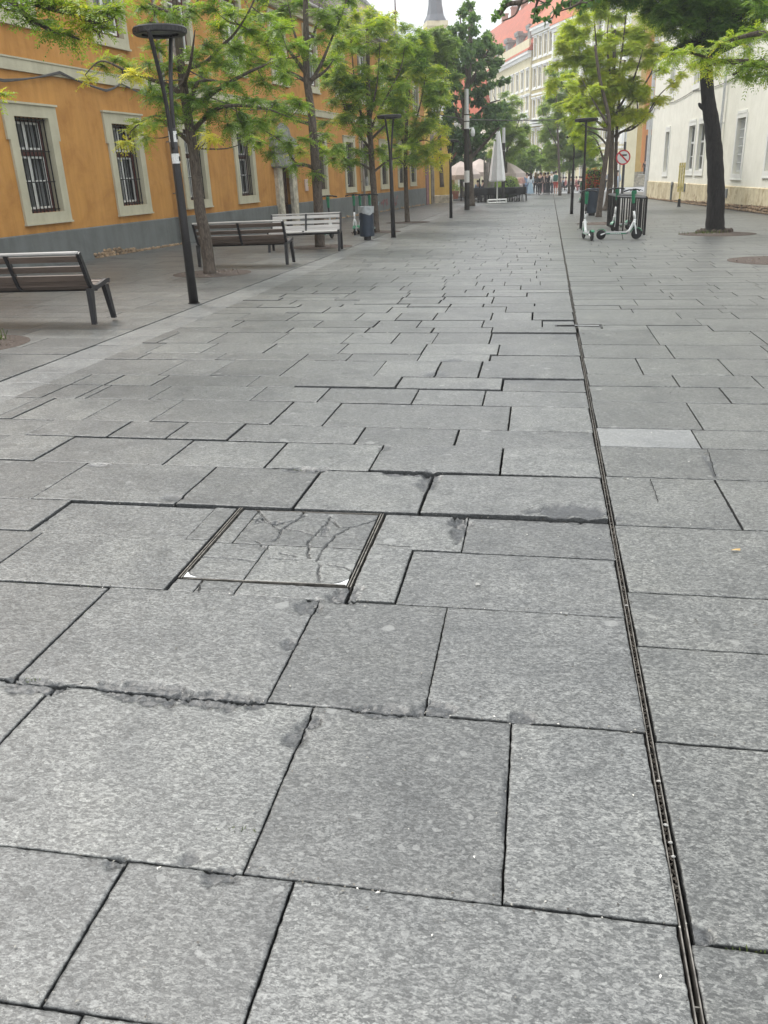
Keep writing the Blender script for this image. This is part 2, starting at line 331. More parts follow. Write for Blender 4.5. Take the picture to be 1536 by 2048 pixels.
# ------------------------------------------------------------------ paving
_h = rng.random((256, 256))
def vnoise(x, y, f):
    x = np.asarray(x)*f; y = np.asarray(y)*f; xi = np.floor(x).astype(int); yi = np.floor(y).astype(int)
    fx = x-xi; fy = y-yi; fx = fx*fx*(3-2*fx); fy = fy*fy*(3-2*fy)
    g = lambda a, b: _h[(a*7+b*131) & 255, (b*3+a*17) & 255]
    return (g(xi, yi)*(1-fx)+g(xi+1, yi)*fx)*(1-fy)+(g(xi, yi+1)*(1-fx)+g(xi+1, yi+1)*fx)*fy
def fbm(x, y, f, o=4):
    r = 0; a = 1; s = 0
    for k in range(o): r = r+a*vnoise(x+k*3.7, y-k*5.1, f); s += a; a *= .55; f *= 2.03
    return r/s
V = []; Q = []; CH = []; vcount = [0]
CHIPS = []     # (u, v, ru, rv, depth)
def chip(px, py, rpx, rpy, d=.014):
    a = G(px, py); b = G(px+rpx, py); c = G(px, py+rpy); CHIPS.append((a[0], a[1], abs(b[0]-a[0]), abs(c[1]-a[1]), d))
_dl = np.array([[float(q) for q in G(a, b_)[:2]] for a, b_ in ((400, 900), (515, 850), (635, 805), (720, 777), (835, 757), (910, 723), (1040, 687), (1095, 662), (1135, 600))])
def step_z(u, v):                                                      # the sunken zigzag patch beside the drain
    if v < _dl[0][1] or v > _dl[-1][1]: return 0.
    ul = float(np.interp(v, _dl[:, 1], _dl[:, 0])); return .011*math.exp(-(ul-u)/1.1) if u < ul else 0.
RES = [None]
def slab(x0, x1, y0, y1, z=0., tx=0., ty=0., gap=.004, store=None, cut=True):
    store = store or (V, Q, CH, vcount)
    if x1-x0 < .03 or y1-y0 < .03: return
    x0 += gap; x1 -= gap; y0 += gap; y1 -= gap
    near = y0
    if store is not None and store[3] is vcount: z += step_z((x0+x1)/2, (y0+y1)/2)
    res = .0095 if near < 2.4 else (.013 if near < 3.4 else (.02 if near < 5 else (.04 if near < 8 else .3)))
    if near > 8: res = 9
    if x1 < -2.6-near*.3 or x0 > 2+near*.3: res = max(res, .1)
    if RES[0]: res = RES[0]
    e = [0, .003, .008, .016] if res < .05 else [0, .006]
    def line(a, b):
        n = max(1, int((b-a)/res)); mid = np.linspace(a+e[-1], b-e[-1], n+1)
        return np.concatenate([[a+q for q in e[:-1]], mid, [b-q for q in e[:-1][::-1]]])
    xs = line(x0, x1); ys = line(y0, y1); X, Y = np.meshgrid(xs, ys); nx, ny = len(xs), len(ys)
    Z = z+tx*(X-(x0+x1)/2)+ty*(Y-(y0+y1)/2)
    ed = np.minimum(np.minimum(X-x0, x1-X), np.minimum(Y-y0, y1-Y)); 
    chipm = np.zeros_like(X)
    if res < .05:
        sd_ = random.random()*50
        Z = Z-.0022*np.clip(1-ed/.006, 0, 1)**2*(.4+1.2*vnoise(X+sd_, Y, 45))
        Z = Z+(fbm(X+sd_, Y, 40, 3)-.5)*.0022+(fbm(X+sd_, Y, 9, 2)-.5)*.002
        for (cu, cv, ru, rv, d) in CHIPS:
            if cu+ru*1.6 < x0 or cu-ru*1.6 > x1 or cv+rv*1.6 < y0 or cv-rv*1.6 > y1: continue
            r = np.sqrt(((X-cu)/ru)**2+((Y-cv)/rv)**2)+(fbm(X, Y, 30, 5)-.5)*1.3
            mk = np.clip((1.12-r)*14, 0, 1); rough = np.abs(fbm(X, Y, 60, 4)-.5)*2.4
            Z = Z-mk*d*(.35+1.1*rough); chipm = np.maximum(chipm, mk*np.clip(.6+.5*(1-rough), 0, 1))
        wob = np.clip(1-ed/.012, 0, 1)*(ed < .012)
        wx = (fbm(X+9, Y+sd_, 55, 3)-.5)*.0045; wy = (fbm(X-4, Y+sd_, 55, 3)-.5)*.0045
        X = X+wob*wx; Y = Y+wob*wy
    g = -(GN[0]*X+GN[1]*Y)/GN[2]
    P = np.stack([X, Y, Z+g], -1).reshape(-1, 3); o = store[3][0]
    idx = np.arange(nx*ny).reshape(ny, nx)
    q = np.stack([idx[:-1, :-1], idx[:-1, 1:], idx[1:, 1:], idx[1:, :-1]], -1).reshape(-1, 4)+o
    ring = np.concatenate([idx[0, :], idx[1:, -1], idx[-1, -2::-1], idx[-2:0:-1, 0]])
    B0 = P[ring].copy(); B0[:, 2] -= .004; B = P[ring].copy(); B[:, 2] -= .09; nb = len(ring); b0 = np.arange(nb)+len(P)+o; bi = b0+nb
    sq = np.stack([ring+o, b0, np.roll(b0, -1), np.roll(ring, -1)+o], -1); sq2 = np.stack([b0, bi, np.roll(bi, -1), np.roll(b0, -1)], -1)
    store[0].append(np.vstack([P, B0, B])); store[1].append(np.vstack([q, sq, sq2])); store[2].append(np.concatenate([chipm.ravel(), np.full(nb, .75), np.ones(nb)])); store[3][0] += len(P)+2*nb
def U(*p): return [float(G(a, b)[0]) for a, b in p]
for c in [(290, 1385, 85, 22, .016), (430, 1398, 90, 16, .016), (70, 1372, 60, 14, .014), (615, 1212, 22, 16, .018), (690, 1190, 30, 16, .02), (580, 1290, 14, 9, .012), (1140, 1030, 75, 13, .02),
          (857, 965, 18, 20, .022), (920, 1060, 14, 26, .018), (920, 1046, 22, 8, .018), (610, 941, 45, 5, .02), (815, 950, 45, 4, .02), (350, 998, 18, 7, .014), (200, 931, 22, 3, .02), (440, 1750, 40, 18, .01), (235, 1722, 16, 12, .012),
          (375, 1716, 18, 12, .008), (595, 1470, 22, 22, .012), (770, 1422, 60, 10, .016), (875, 1420, 40, 12, .016), (1045, 1437, 26, 12, .014), (1395, 1868, 26, 16, .02), (870, 752, 22, 4, .02), (905, 723, 20, 3, .02), (770, 899, 10, 5, .015), (105, 1376, 20, 8, .015), (1010, 1600, 6, 60, .004), (620, 1445, 18, 14, .02), (1420, 930, 5, 22, .012)]: chip(*c)
def drain_u(v): return .341+.0107*v
# each course: (v0, v1, joints u, {slab index: (z, tilt_x, tilt_y)})
vb = [-.6, .4, 1.035, 1.433, 2.128, 2.832, 3.345, 3.755, 4.385, 4.895, 5.29, 5.915, 6.375, 6.77, 7.44, 7.76, 8.28, 8.92]
L_ = {
 1: U((150, 2060)) + [-.35],
 2: U((160, 1880), (540, 1900)),
 3: U((50, 1432), (550, 1595), (1014, 1620)),
 4: [-3.2]+U((122, 1270), (583, 1308), (872, 1320)),
 5: [-3.6, -2.9]+U((42, 1097), (355, 1155), (395, 1172), (478, 1172), (702, 1172), (807, 1155)),
 6: [-4.0, -3.3]+U((95, 1037), (408, 1040), (930, 1070)),
 7: [-3.9, -3.4]+U((115, 966), (395, 969), (617, 978), (850, 995)),
 8: [-3.5]+U((104, 900), (355, 905), (550, 912), (752, 920), (1003, 924)),
 9: [-3.9, -3.4]+U((235, 862), (353, 863), (472, 866), (716, 877), (912, 877)),
 10: [-3.9]+U((58, 821), (197, 823), (331, 824), (563, 828), (661, 832), (1019, 835)),
 11: [-3.9, -3.6]+U((192, 786), (318, 787), (518, 788), (648, 790), (831, 792), (969, 793)),
 12: [-3.9]+U((222, 763), (316, 763), (506, 764), (602, 764), (798, 767), (1005, 768)),
 13: U((340, 738), (442, 738), (578, 738), (760, 738), (876, 740), (961, 740)),
}
HT = {3: {1: (.000, 0, 0), 2: (-.003, 0, 0)}, 4: {2: (.002, 0, .004), 1: (.006, 0, 0), 4: (.003, 0, 0)}, 6: {3: (-.004, 0, 0), 2: (.004, .01, 0), 5: (.000, 0, 0)},
      7: {2: (.002, 0, 0), 3: (.006, 0, -.008), 4: (.008, 0, -.01), 5: (.008, .004, -.012), 6: (.014, .01, -.02)}, 8: {1: (.006, 0, 0), 5: (.012, 0, 0), 6: (.010, 0, 0)}, 9: {2: (.004, 0, 0)}, 5: {6: (.004, 0, 0), 7: (.008, 0, 0), 1: (.008, 0, -.01), 2: (.006, 0, -.01)},
      12: {5: (.01, 0, 0), 6: (.01, 0, 0)}, 13: {5: (.012, 0, 0), 6: (.012, 0, 0)}}
def left_edge(v): return -4.14
MH = (U((355, 1155))[0], U((702, 1172))[0], G(500, 1162)[1], 3.755)       # access cover rectangle
TRIM = [(6, -2.6, .4, .006), (5, -1.75, -.9, .012), (7, -.4, .4, .014), (4, -2.9, -1.4, .016), (4, -.35, .4, .006), (7, -1.2, -.6, .008), (3, -.1, .4, .004)]
for k in range(len(vb)-1):
    v0, v1 = vb[k], vb[k+1]; us = L_.get(k)
    if us is None:
        us = []; u = -4.1+random.random()*.5
        while u < .1: us.append(u); u += random.uniform(.35, .95)
    us = [left_edge(v0)]+sorted(u for u in us if u > left_edge(v0)+.1)+[drain_u((v0+v1)/2)-.011]
    if us[1]-us[0] > 1.1: us.insert(1, (us[0]+us[1])/2+.1)
    hole = [(MH[0]-.012, MH[1]+.012)] if k in (5, 6) else []
    for j in range(len(us)-1):
        z, tx, ty = HT.get(k, {}).get(j, (random.uniform(-.003, .003), random.uniform(-.003, .003), random.uniform(-.003, .003)))
        g = random.choice([.0025, .0035, .005]) if k < 7 else random.choice([.005, .007, .009])
        x0_, x1_ = us[j], us[j+1]; um = (x0_+x1_)/2; vt = v1
        for (kk, ua, ub, tr_) in TRIM:
            if kk == k and ua < um < ub: vt = v1-tr_
        if not hole or x1_ <= hole[0][0]+.01 or x0_ >= hole[0][1]-.01: slab(x0_, x1_, v0, vt, z, tx, ty, g); continue
        if x0_ < hole[0][0]-.02: slab(x0_, hole[0][0], v0, vt, z, tx, ty, g)
        if x1_ > hole[0][1]+.02: slab(hole[0][1], x1_, v0, vt, z, tx, ty, g)
        if k == 5: slab(max(x0_, hole[0][0]), min(x1_, hole[0][1]), v0, MH[2]-.008, -.002, 0, 0, .003)
v = vb[-1]
while v < 78:                                                           # courses on to the far end of the street
    dv = random.choice([.28, .34, .42, .5, .6]); sc = 1. if v < 40 else 1.5
    dv *= sc; u = left_edge(v); e = drain_u(v)-.011
    while u < e-.2:
        w = random.uniform(.4, 1.0)*sc; u2 = min(e, u+w)
        if e-u2 < .25: u2 = e
        zj = .005 if v < 12 else .0015
        slab(u, u2, v, v+dv, random.uniform(-zj, zj), 0, random.uniform(-zj, zj)*.6, random.choice([.003, .005, .007]) if v > 13 else random.choice([.006, .009, .012])); u = u2
    v += dv
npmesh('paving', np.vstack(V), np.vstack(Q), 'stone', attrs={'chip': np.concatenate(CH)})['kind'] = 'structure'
# right of the slot drain
V2 = ([], [], [], [0])
rb = [-.6, .5]+[float(G(a, b)[1]) for a, b in ((1450, 1893), (1420, 1492), (1420, 1301), (1400, 1191), (1400, 1056), (1380, 957), (1370, 896), (1320, 858), (1350, 805), (1300, 773), (1350, 750), (1350, 717), (1300, 690), (1300, 662))]
RJ = {5: U((1700, 1250)), 6: U((1513, 1105)), 7: U((1640, 1005)), 8: U((1421, 925)), 9: U((1418, 876)), 10: U((1484, 830)), 11: U((1369, 788)), 12: U((1294, 761), (1474, 758)), 13: U((1362, 733))}
for k in range(len(rb)-1):
    us = RJ.get(k, [random.uniform(.9, 1.6)])
    us = [drain_u((rb[k]+rb[k+1])/2)+.011]+us; u = us[-1]
    while u < 6.0+rb[k]*.2: u += random.uniform(.55, 1.2); us.append(u)
    for j in range(len(us)-1):
        if k == 8 and j == 0: RS = (us[j], us[j+1], rb[k], rb[k+1]); continue
        slab(us[j], us[j+1], rb[k], rb[k+1], random.uniform(-.0015, .0015), 0, random.uniform(-.002, .002), random.choice([.005, .0055, .006]), V2)
v = rb[-1]
def right_end(v): return 10.9-.066*v
while v < 78:
    dv = random.choice([.3, .36, .45, .55])*(1 if v < 40 else 1.5); u = drain_u(v)+.011; e = right_end(v)+(0 if v < 57 else 8)
    while u < e-.2:
        u2 = min(e, u+random.uniform(.5, 1.4)); 
        zj = .003 if v < 12 else .0015
        slab(u, u2, v, v+dv, random.uniform(-zj, zj), 0, random.uniform(-zj, zj)*.6, random.choice([.004, .005, .007]), V2); u = u2
    v += dv
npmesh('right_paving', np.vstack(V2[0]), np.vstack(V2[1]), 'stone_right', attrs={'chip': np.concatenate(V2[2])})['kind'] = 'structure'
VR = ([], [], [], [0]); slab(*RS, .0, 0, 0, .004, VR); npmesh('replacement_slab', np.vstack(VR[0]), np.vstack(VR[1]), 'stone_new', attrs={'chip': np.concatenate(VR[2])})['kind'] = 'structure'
# light rough strip (shallow gutter) and the paving between it and the left wall
V3 = ([], [], [], [0]); v = -.5
while v < 60:
    dv = random.uniform(.3, .6); slab(-4.62, -4.14, v, v+dv, -.008+random.uniform(-.002, .002), random.uniform(-.006, .006), 0, .002, V3); v += dv
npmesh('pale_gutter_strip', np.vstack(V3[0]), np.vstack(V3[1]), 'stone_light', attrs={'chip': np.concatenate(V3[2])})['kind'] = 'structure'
V4 = ([], [], [], [0]); v = -.5
def left_end(v): return -10.33+.0917*(v-19.1)-.25
while v < 62:
    dv = random.choice([.34, .45, .55])*(1 if v < 40 else 1.5); u = -4.62; e = left_end(v) if v < 56 else -9.5
    while u > e+.2:
        u2 = max(e, u-random.uniform(.6, 1.4)); zj = .003 if v < 8 else .0014; slab(u2, u, v, v+dv, random.uniform(-zj, zj), 0, random.uniform(-zj, zj)*.5, random.choice([.003, .005, .007]), V4); u = u2
    v += dv
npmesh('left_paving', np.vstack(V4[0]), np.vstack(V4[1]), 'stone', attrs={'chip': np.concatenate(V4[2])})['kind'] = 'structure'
# ground sheet under everything, to the horizon
b = MB(); R_ = 900.
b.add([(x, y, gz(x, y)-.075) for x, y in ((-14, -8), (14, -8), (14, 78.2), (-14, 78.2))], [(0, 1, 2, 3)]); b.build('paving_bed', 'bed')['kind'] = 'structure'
b = MB(); zz = gz(0, 78)
b.add([(x, y, gz(x, y)-.004) for x, y in ((-14, 78), (20, 78), (60, 230), (-60, 230))], [(0, 1, 2, 3)])
b.add([(-R_, -R_, -1.6), (R_, -R_, -1.6), (R_, R_, -3.2), (-R_, R_, -3.2)], [(0, 1, 2, 3)]); b.build('ground', 'far_ground')['kind'] = 'structure'

# ------------------------------------------------------------------ slot drain
dr = thing('slot_drain', 'long narrow steel slot drain running down the grey paving right of centre', 'drain')
def rail(path, off, w, z0, z1, m_, nm, parent):
    b = MB(); rows = []
    for (u, v) in path: g = gz(u, v); rows.append([(u+off-w/2, v, g+z0), (u+off-w/2, v, g+z1), (u+off+w/2, v, g+z1), (u+off+w/2, v, g+z0)])
    for k in range(len(rows)-1): b.add(rows[k]+rows[k+1], [(0, 4, 5, 1), (1, 5, 6, 2), (2, 6, 7, 3)])
    return b.build(nm, m_, parent)
P1 = [(drain_u(y), y) for y in np.linspace(-.5, 8.75, 20)]; P2 = [(drain_u(y), y) for y in np.linspace(9.25, 78, 24)]
for path in (P1, P2):
    for off in (-.007, .007): rail(path, off, .003, -.05, -.001, 'steel', 'rail', dr)
b = MB()
y = 0.
while y < 30:
    u = drain_u(y) if (y < 8.7 or y > 9.3) else None
    if u: b.box(u-.007, u+.007, y, y+.003, gz(u, y)-.02, gz(u, y)-.006)
    y += .31
b.build('spacer_bar', 'steel', dr)
b = MB()
for _ in range(1900):                                                    # dirt packed in the slot
    y = random.uniform(.7, 9)
    if vnoise(np.array([y]), np.array([3.]), 3.)[0] < .33: continue
    u = drain_u(y)+random.uniform(-.007, .007); s = random.uniform(.002, .006); z = gz(u, y)-random.uniform(.003, .016)
    a = random.random()*PI; ca, sa = math.cos(a)*s, math.sin(a)*s
    b.add([(u+ca, y+sa, z), (u-sa, y+ca, z+s*.5), (u-ca, y-sa, z), (u+sa, y-ca, z+s*.3), (u, y, z+s)], [(0, 1, 4), (1, 2, 4), (2, 3, 4), (3, 0, 4)])
b.build('packed_dirt', 'dirt', dr)
# drain inspection frame further up
e = thing('drain_access_frame', 'raised steel frame of the drain access slab where the slot drain breaks', 'drain frame')
cA, cB = G(1110, 652), G(1203, 650)
b = MB(); z = gz(cA[0], cA[1])
b.box(cA[0], cB[0], cA[1]-.0, cA[1]+.035, z-.04, z+.008); b.box(cA[0], cA[0]+.02, cA[1]-.16, cA[1]+.001, z-.04, z+.007); b.box(cB[0]-.02, cB[0], cA[1]-.16, cA[1]+.001, z-.045, z+.004)
b.build('steel_edge', 'bench_metal', e)
b = MB(); b.add([(cB[0]-.3, cA[1]-.012, z+.004), (cB[0]-.03, cA[1]-.04, z+.006), (cB[0]-.03, cA[1]-.018, z+.006), (cB[0]-.28, cA[1]+.0, z+.005)], [(0, 1, 2, 3)]); b.build('bright_lip', 'zinc', e)

# ------------------------------------------------------------------ access cover with cracked slabs
mh = thing('access_cover', 'square paved access cover in a steel frame with four cracked grey slabs', 'access cover', (0, 0, 0))
mx0, mx1, my0, my1 = MH; zc = gz((mx0+mx1)/2, (my0+my1)/2)
def gbox(b, x0, x1, y0, y1, z0, z1): b.box(x0, x1, y0, y1, gz((x0+x1)/2, (y0+y1)/2)+z0, gz((x0+x1)/2, (y0+y1)/2)+z1)
b = MB()
for off, w in ((0, .0045), (.012, .004)):
    gbox(b, mx0+off, mx0+off+w, my0, my1, -.05, .001); gbox(b, mx1-off-w, mx1-off, my0, my1, -.05, .001)
gbox(b, mx0+.022, mx1-.022, my0, my0+.005, -.05, .001); gbox(b, mx0+.022, mx1-.022, my1-.006, my1, -.05, -.004)
b.build('steel_frame', 'steel', mh)
VM = ([], [], [], [0]); mid = U((515, 1120))[0]; mid2 = U((497, 1055))[0]; my = my0+(my1-my0)*.47
RES[0] = .0042
for k_ in ((520, 1040, 8, 6, .012), (555, 1046, 12, 4, .012), (650, 1060, 8, 8, .01)): chip(*k_)
for (a, b_, c, d) in ((mx0+.024, mid, my0+.008, my), (mid, mx1-.024, my0+.008, my), (mx0+.024, mid2-.02, my, my1-.008), (mid2-.02, mx1-.024, my, my1-.008)):
    slab(a, b_, c, d, -.002, 0, 0, .0025, VM)
RES[0] = None; random.seed(21)
CR = [[(515, 1018), (528, 1035), (545, 1050), (562, 1060), (556, 1075), (548, 1080)], [(475, 1034), (515, 1038), (540, 1046)], [(608, 1022), (600, 1035), (575, 1050), (560, 1060)], [(545, 1046), (590, 1040), (610, 1030)],
          [(660, 1032), (655, 1045), (640, 1058), (628, 1070), (615, 1084), (618, 1095), (612, 1105), (620, 1115)], [(570, 1056), (600, 1062), (632, 1070), (665, 1073)], [(665, 1040), (678, 1054), (700, 1054), (735, 1045), (765, 1034)], [(700, 1055), (670, 1070), (655, 1088), (640, 1105), (633, 1120)],
          [(395, 1113), (440, 1114), (475, 1117), (505, 1121)], [(535, 1115), (580, 1118), (605, 1118)], [(650, 1127), (680, 1132), (705, 1140)], [(640, 1127), (636, 1145), (640, 1162)], [(560, 1105), (590, 1112)], [(512, 1082), (520, 1088), (535, 1097)]]
PV0 = np.vstack(VM[0]); cv = np.concatenate(VM[2]); xy = PV0[:, :2]; dmin = np.full(len(xy), 9.)
for c in CR:
    P_ = [G(x, y)[:2] for x, y in c]; Q_ = []
    for k in range(len(P_)-1):
        n = max(2, int(np.linalg.norm(P_[k+1]-P_[k])/.016))
        for j in range(n): Q_.append(P_[k]+(P_[k+1]-P_[k])*j/n+rng.uniform(-.005, .005, 2))
    Q_.append(P_[-1])
    for k in range(len(Q_)-1):
        d = Q_[k+1]-Q_[k]; w = random.uniform(.6, 1.4); tt = np.clip(((xy-Q_[k])@d)/(d@d+1e-9), 0, 1); dd_ = np.linalg.norm(xy-Q_[k]-tt[:, None]*d, axis=1)/w; dmin = np.minimum(dmin, dd_)
gr = np.clip(1.35-dmin/.0038, 0, 1); PV0[:, 2] -= gr*.014+np.clip(1-dmin/.012, 0, 1)*.0016; cv = np.maximum(cv, gr); nsp = rng.random(len(xy))
# knock the two front corners down for the bare corner plates
PV = PV0
for cx_, sg in ((mx0+.024, 1), (mx1-.024, -1)):
    dd = (PV[:, 0]-cx_)*sg*.8+(PV[:, 1]-my0-.008)
    k_ = dd < (.044 if sg > 0 else .056); PV[k_, 2] -= .03
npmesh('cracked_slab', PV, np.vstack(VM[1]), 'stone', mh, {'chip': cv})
b = MB()
for cx_, sg, s in ((mx0+.022, 1, .05), (mx1-.022, -1, .065)):
    b = MB()
    z = gz(cx_, my0)-.001; w = s*1.25*sg
    b.add([(cx_, my0+.006, z), (cx_+w, my0+.006, z), (cx_+w*.35, my0+.006+s*.42, z), (cx_, my0+.006+s, z)], [(0, 1, 2, 3) if sg > 0 else (3, 2, 1, 0)]); b.build('corner_plate', 'zinc', mh)
# old cracks in single slabs
b = MB()
def crack(pts, w=.0035, off=.0025, jit=.006):
    P = [G(x, y)[:2] for x, y in pts]; Q_ = []
    for k in range(len(P)-1):
        n = max(2, int(np.linalg.norm(P[k+1]-P[k])/.012))
        for j in range(n): Q_.append(P[k]+(P[k+1]-P[k])*j/n+np.array([random.uniform(-jit, jit), random.uniform(-jit, jit)])*.6)
    Q_.append(P[-1]); rows = []
    for k, p in enumerate(Q_):
        d = Q_[min(k+1, len(Q_)-1)]-Q_[max(k-1, 0)]; d = d/(np.linalg.norm(d)+1e-6); n_ = np.array([-d[1], d[0]])
        ww = w*random.uniform(.35, 1.1)*(0.3 if k in (0, len(Q_)-1) else 1)
        for s_ in (-1, 1): q_ = p+n_*ww*s_; rows.append((q_[0], q_[1], gz(q_[0], q_[1])+off))
    b.add(rows, [(2*k, 2*k+2, 2*k+3, 2*k+1) for k in range(len(Q_)-1)])
b = MB()
for c in [[(404, 1158), (402, 1168), (396, 1185)], [(750, 1090), (775, 1092), (800, 1094), (824, 1095)], [(1414, 898), (1420, 915), (1424, 930), (1431, 954)], [(1300, 958), (1310, 985), (1316, 1005)]]: crack(c, .003, .004)
for c in [[(872, 1000), (900, 1004)], [(1260, 1235), (1262, 1250)]]: crack(c, .001, .004)
tag(b.build('paving_cracks', 'bed'), kind='structure')

# small loose things on the paving
def pebble(px, py, s, m_='white_paint', label=None, cat='stone', name='pebble'):
    p = G(px, py); b = MB(); vs = []; n = 7
    for k in range(n):
        a = 2*PI*k/n; r = s*random.uniform(.7, 1.2); vs.append((r*math.cos(a)*1.5, r*math.sin(a), 0))
    for k in range(n):
        a = 2*PI*k/n; r = s*random.uniform(.4, .7); vs.append((r*math.cos(a)*1.5, r*math.sin(a), s*random.uniform(.5, .9)))
    b.add(vs, [(k, (k+1) % n, n+(k+1) % n, n+k) for k in range(n)]+[tuple(range(n, 2*n))])
    o = b.build(name, m_, loc=(p[0], p[1], p[2]+.003)); return tag(o, label, cat)
M['pebble'] = simple('pale_stone_chip', (.36, .35, .33), .9, var=.2, scale=60)
pebble(862, 1029, .012, 'pebble', 'flat white stone chip by the open joint right of the cracked cover', 'stone chip')
pebble(603, 1018, .009, 'pebble', 'small white crumb on the back edge of the cracked cover', 'stone chip')
pebble(955, 1170, .008, 'pebble', 'white fleck of stone lying mid slab right of the cracked cover', 'stone chip')
for k, (x, y) in enumerate([(1253, 1212), (1341, 1687), (1331, 1652), (1346, 1715), (1318, 1564)]):
    pebble(x, y, .0042, 'pebble', ['pale pebble stuck in the slot drain beside the middle slabs', 'second pale pebble from the bottom in the slot drain', 'third pale pebble from the bottom in the slot drain', 'lowest pale pebble caught in the slot drain', 'fourth pale pebble from the bottom in the slot drain'][k], 'pebble')
b = MB(); b.add([(-.022, 0, .002), (-.004, -.009, .007), (.018, -.004, .003), (.02, .006, .009), (0, .012, .004)], [(0, 1, 2, 3, 4)])
p = G(1471, 1103); M['dryleaf'] = simple('dry_leaf', (.45, .30, .12), .8); tag(b.build('fallen_leaf', 'dryleaf', loc=tuple(p+np.array([0, 0, .004]))), 'curled tan leaf on the slabs right of the drain', 'leaf')
# grit and crumbs, most of it along the joints
vs = []; tn = []
for _ in range(1500):
    y = .9+9*random.random()**1.5; x = random.uniform(-1.2-.45*y, .9+.3*y); s = random.uniform(.0009, .0028)*(1+y*.12)
    if random.random() < .6: y = min(vb, key=lambda q: abs(q-y))+random.gauss(0, .012)
    c = np.array([x, y, gz(x, y)+.004]); a = random.random()*PI; d = np.array([math.cos(a), math.sin(a), 0])*s*random.uniform(1, 2); e_ = np.array([-math.sin(a), math.cos(a), 0])*s
    vs += [c-d, c+e_+np.array([0, 0, s*.6]), c+d, c-e_+np.array([0, 0, s])]; tn += [random.random()]*4
M['grit'] = leaf_mat('grit', [(0, (.03, .025, .02)), (.5, (.12, .11, .09)), (.85, (.3, .29, .26)), (1, (.6, .58, .54))], .02)
o = npmesh('grit', np.array(vs), np.arange(len(vs)).reshape(-1, 4), 'grit', attrs={'tint': tn}); o['kind'] = 'stuff'; o['label'] = 'fine grit and crumbs scattered along the near joints'
# weeds in the open joints
def tufts(spots, name, label, h=.013, n=12, m_='weed', spread=.03):
    vs = []; tn = []
    for (px, py) in spots:
        p = G(px, py)
        for _ in range(n):
            a = random.random()*2*PI; o = p+np.array([random.gauss(0, spread), random.gauss(0, .006), -.008]); hh = h*random.uniform(.4, 1.1)
            d = np.array([math.cos(a), math.sin(a), 0])*hh*.6; w = np.array([-math.sin(a), math.cos(a), 0])*.0018
            vs += [o-w, o+w, o+d+w*.4+np.array([0, 0, hh]), o+d*.9-w*.4+np.array([0, 0, hh*.95])]; tn += [random.random()]*4
    q = np.arange(len(vs)).reshape(-1, 4); return tag(npmesh(name, np.array(vs), q, m_, attrs={'tint': tn}), label, 'weeds', kind='stuff')
tufts([(30, 1167), (60, 1168), (150, 1175), (740, 1022), (715, 1021), (690, 1020), (170, 1225), (380, 1110), (420, 1065), (1480, 1897), (1520, 1900), (600, 940), (60, 1357), (488, 1658)], 'joint_weeds', 'tiny weeds and moss growing in the open joints')
# ------------------------------------------------------------------ buildings
# every building is an Empty whose local X runs right along its street front, local Y goes into the house
def front(name, label, A, t, cat='building'):
    t = nrm(np.array([t[0], t[1], 0.])); o = thing(name, label, cat, A, math.atan2(t[1], t[0])); o['_'] = 0; del o['_']
    n = np.array([-t[1], t[0], 0])
    def fp(x, y):
        r = ray(x, y); k = n@(A-CAM)/(n@r); Pq = CAM+k*r; return float((Pq-A)@t), float(Pq[2]-A[2])
    return o, fp
def wall_with_holes(b, x0, x1, z0, z1, holes, reveal=.25, y=0.):
    xs = sorted(set([x0, x1]+[h[0] for h in holes]+[h[1] for h in holes])); zs = sorted(set([z0, z1]+[h[2] for h in holes]+[h[3] for h in holes]))
    xs = [q for q in xs if x0 <= q <= x1]; zs = [q for q in zs if z0 <= q <= z1]
    for i in range(len(xs)-1):
        for j in range(len(zs)-1):
            cx_, cz_ = (xs[i]+xs[i+1])/2, (zs[j]+zs[j+1])/2
            if any(h[0] < cx_ < h[1] and h[2] < cz_ < h[3] for h in holes): continue
            b.add([(xs[i], y, zs[j]), (xs[i+1], y, zs[j]), (xs[i+1], y, zs[j+1]), (xs[i], y, zs[j+1])], [(0, 1, 2, 3)])
    for (a, c, d, e_) in holes:
        b.add([(a, y, d), (c, y, d), (c, y, e_), (a, y, e_), (a, y+reveal, d), (c, y+reveal, d), (c, y+reveal, e_), (a, y+reveal, e_)], [(0, 4, 5, 1), (1, 5, 6, 2), (2, 6, 7, 3), (3, 7, 4, 0)])
def ring(b, x0, x1, z0, z1, w, y0, y1):                                  # rectangular frame, w wide
    b.box(x0, x1, y0, y1, z0, z0+w); b.box(x0, x1, y0, y1, z1-w, z1); b.box(x0, x0+w, y0, y1, z0+w, z1-w); b.box(x1-w, x1, y0, y1, z0+w, z1-w)

# ---- orange building, left
A = G(200, 515); Bp = G(850, 410)
ob, fo = front('orange_building', 'long orange plastered building with grey plinth and barred windows along the left side', A, Bp-A)
lowx = [-.0-1.69+3.555*k for k in range(-2, 4)]+[16.45, 20.45, 22.9, 26.35, 29.95, 32.75]
z0w, z1w = 1.10, 2.96; hw = .56; holes = [(x-hw, x+hw, z0w, z1w) for x in lowx]
upx = [-1.69+3.555*k for k in range(-2, 12) if True]; upx = [x if x < 11 else x+(.15 if x < 16 else .0) for x in upx]
holes += [(x-.57, x+.57, 4.86, 6.72) for x in upx if x < 35.6]
doorh = (11.75, 12.95, -.3, 1.95); holes.append(doorh)
X0, X1 = -13., 36.1
b = MB(); wall_with_holes(b, X0, X1, .68, 7.5, [h for h in holes if h is not doorh]+[(11.75, 12.95, .68, 1.95)], .28)
b.build('wall', 'orange', ob)
b = MB(); b.box(X1-.01, X1, .004, 10, -1.2, 7.5); b.box(X0, X0+.02, .004, 10, -1.2, 7.5); b.box(X0+.02, X1-.02, 9.9, 10, -1.2, 7.5); b.build('side_wall', 'orange', ob)
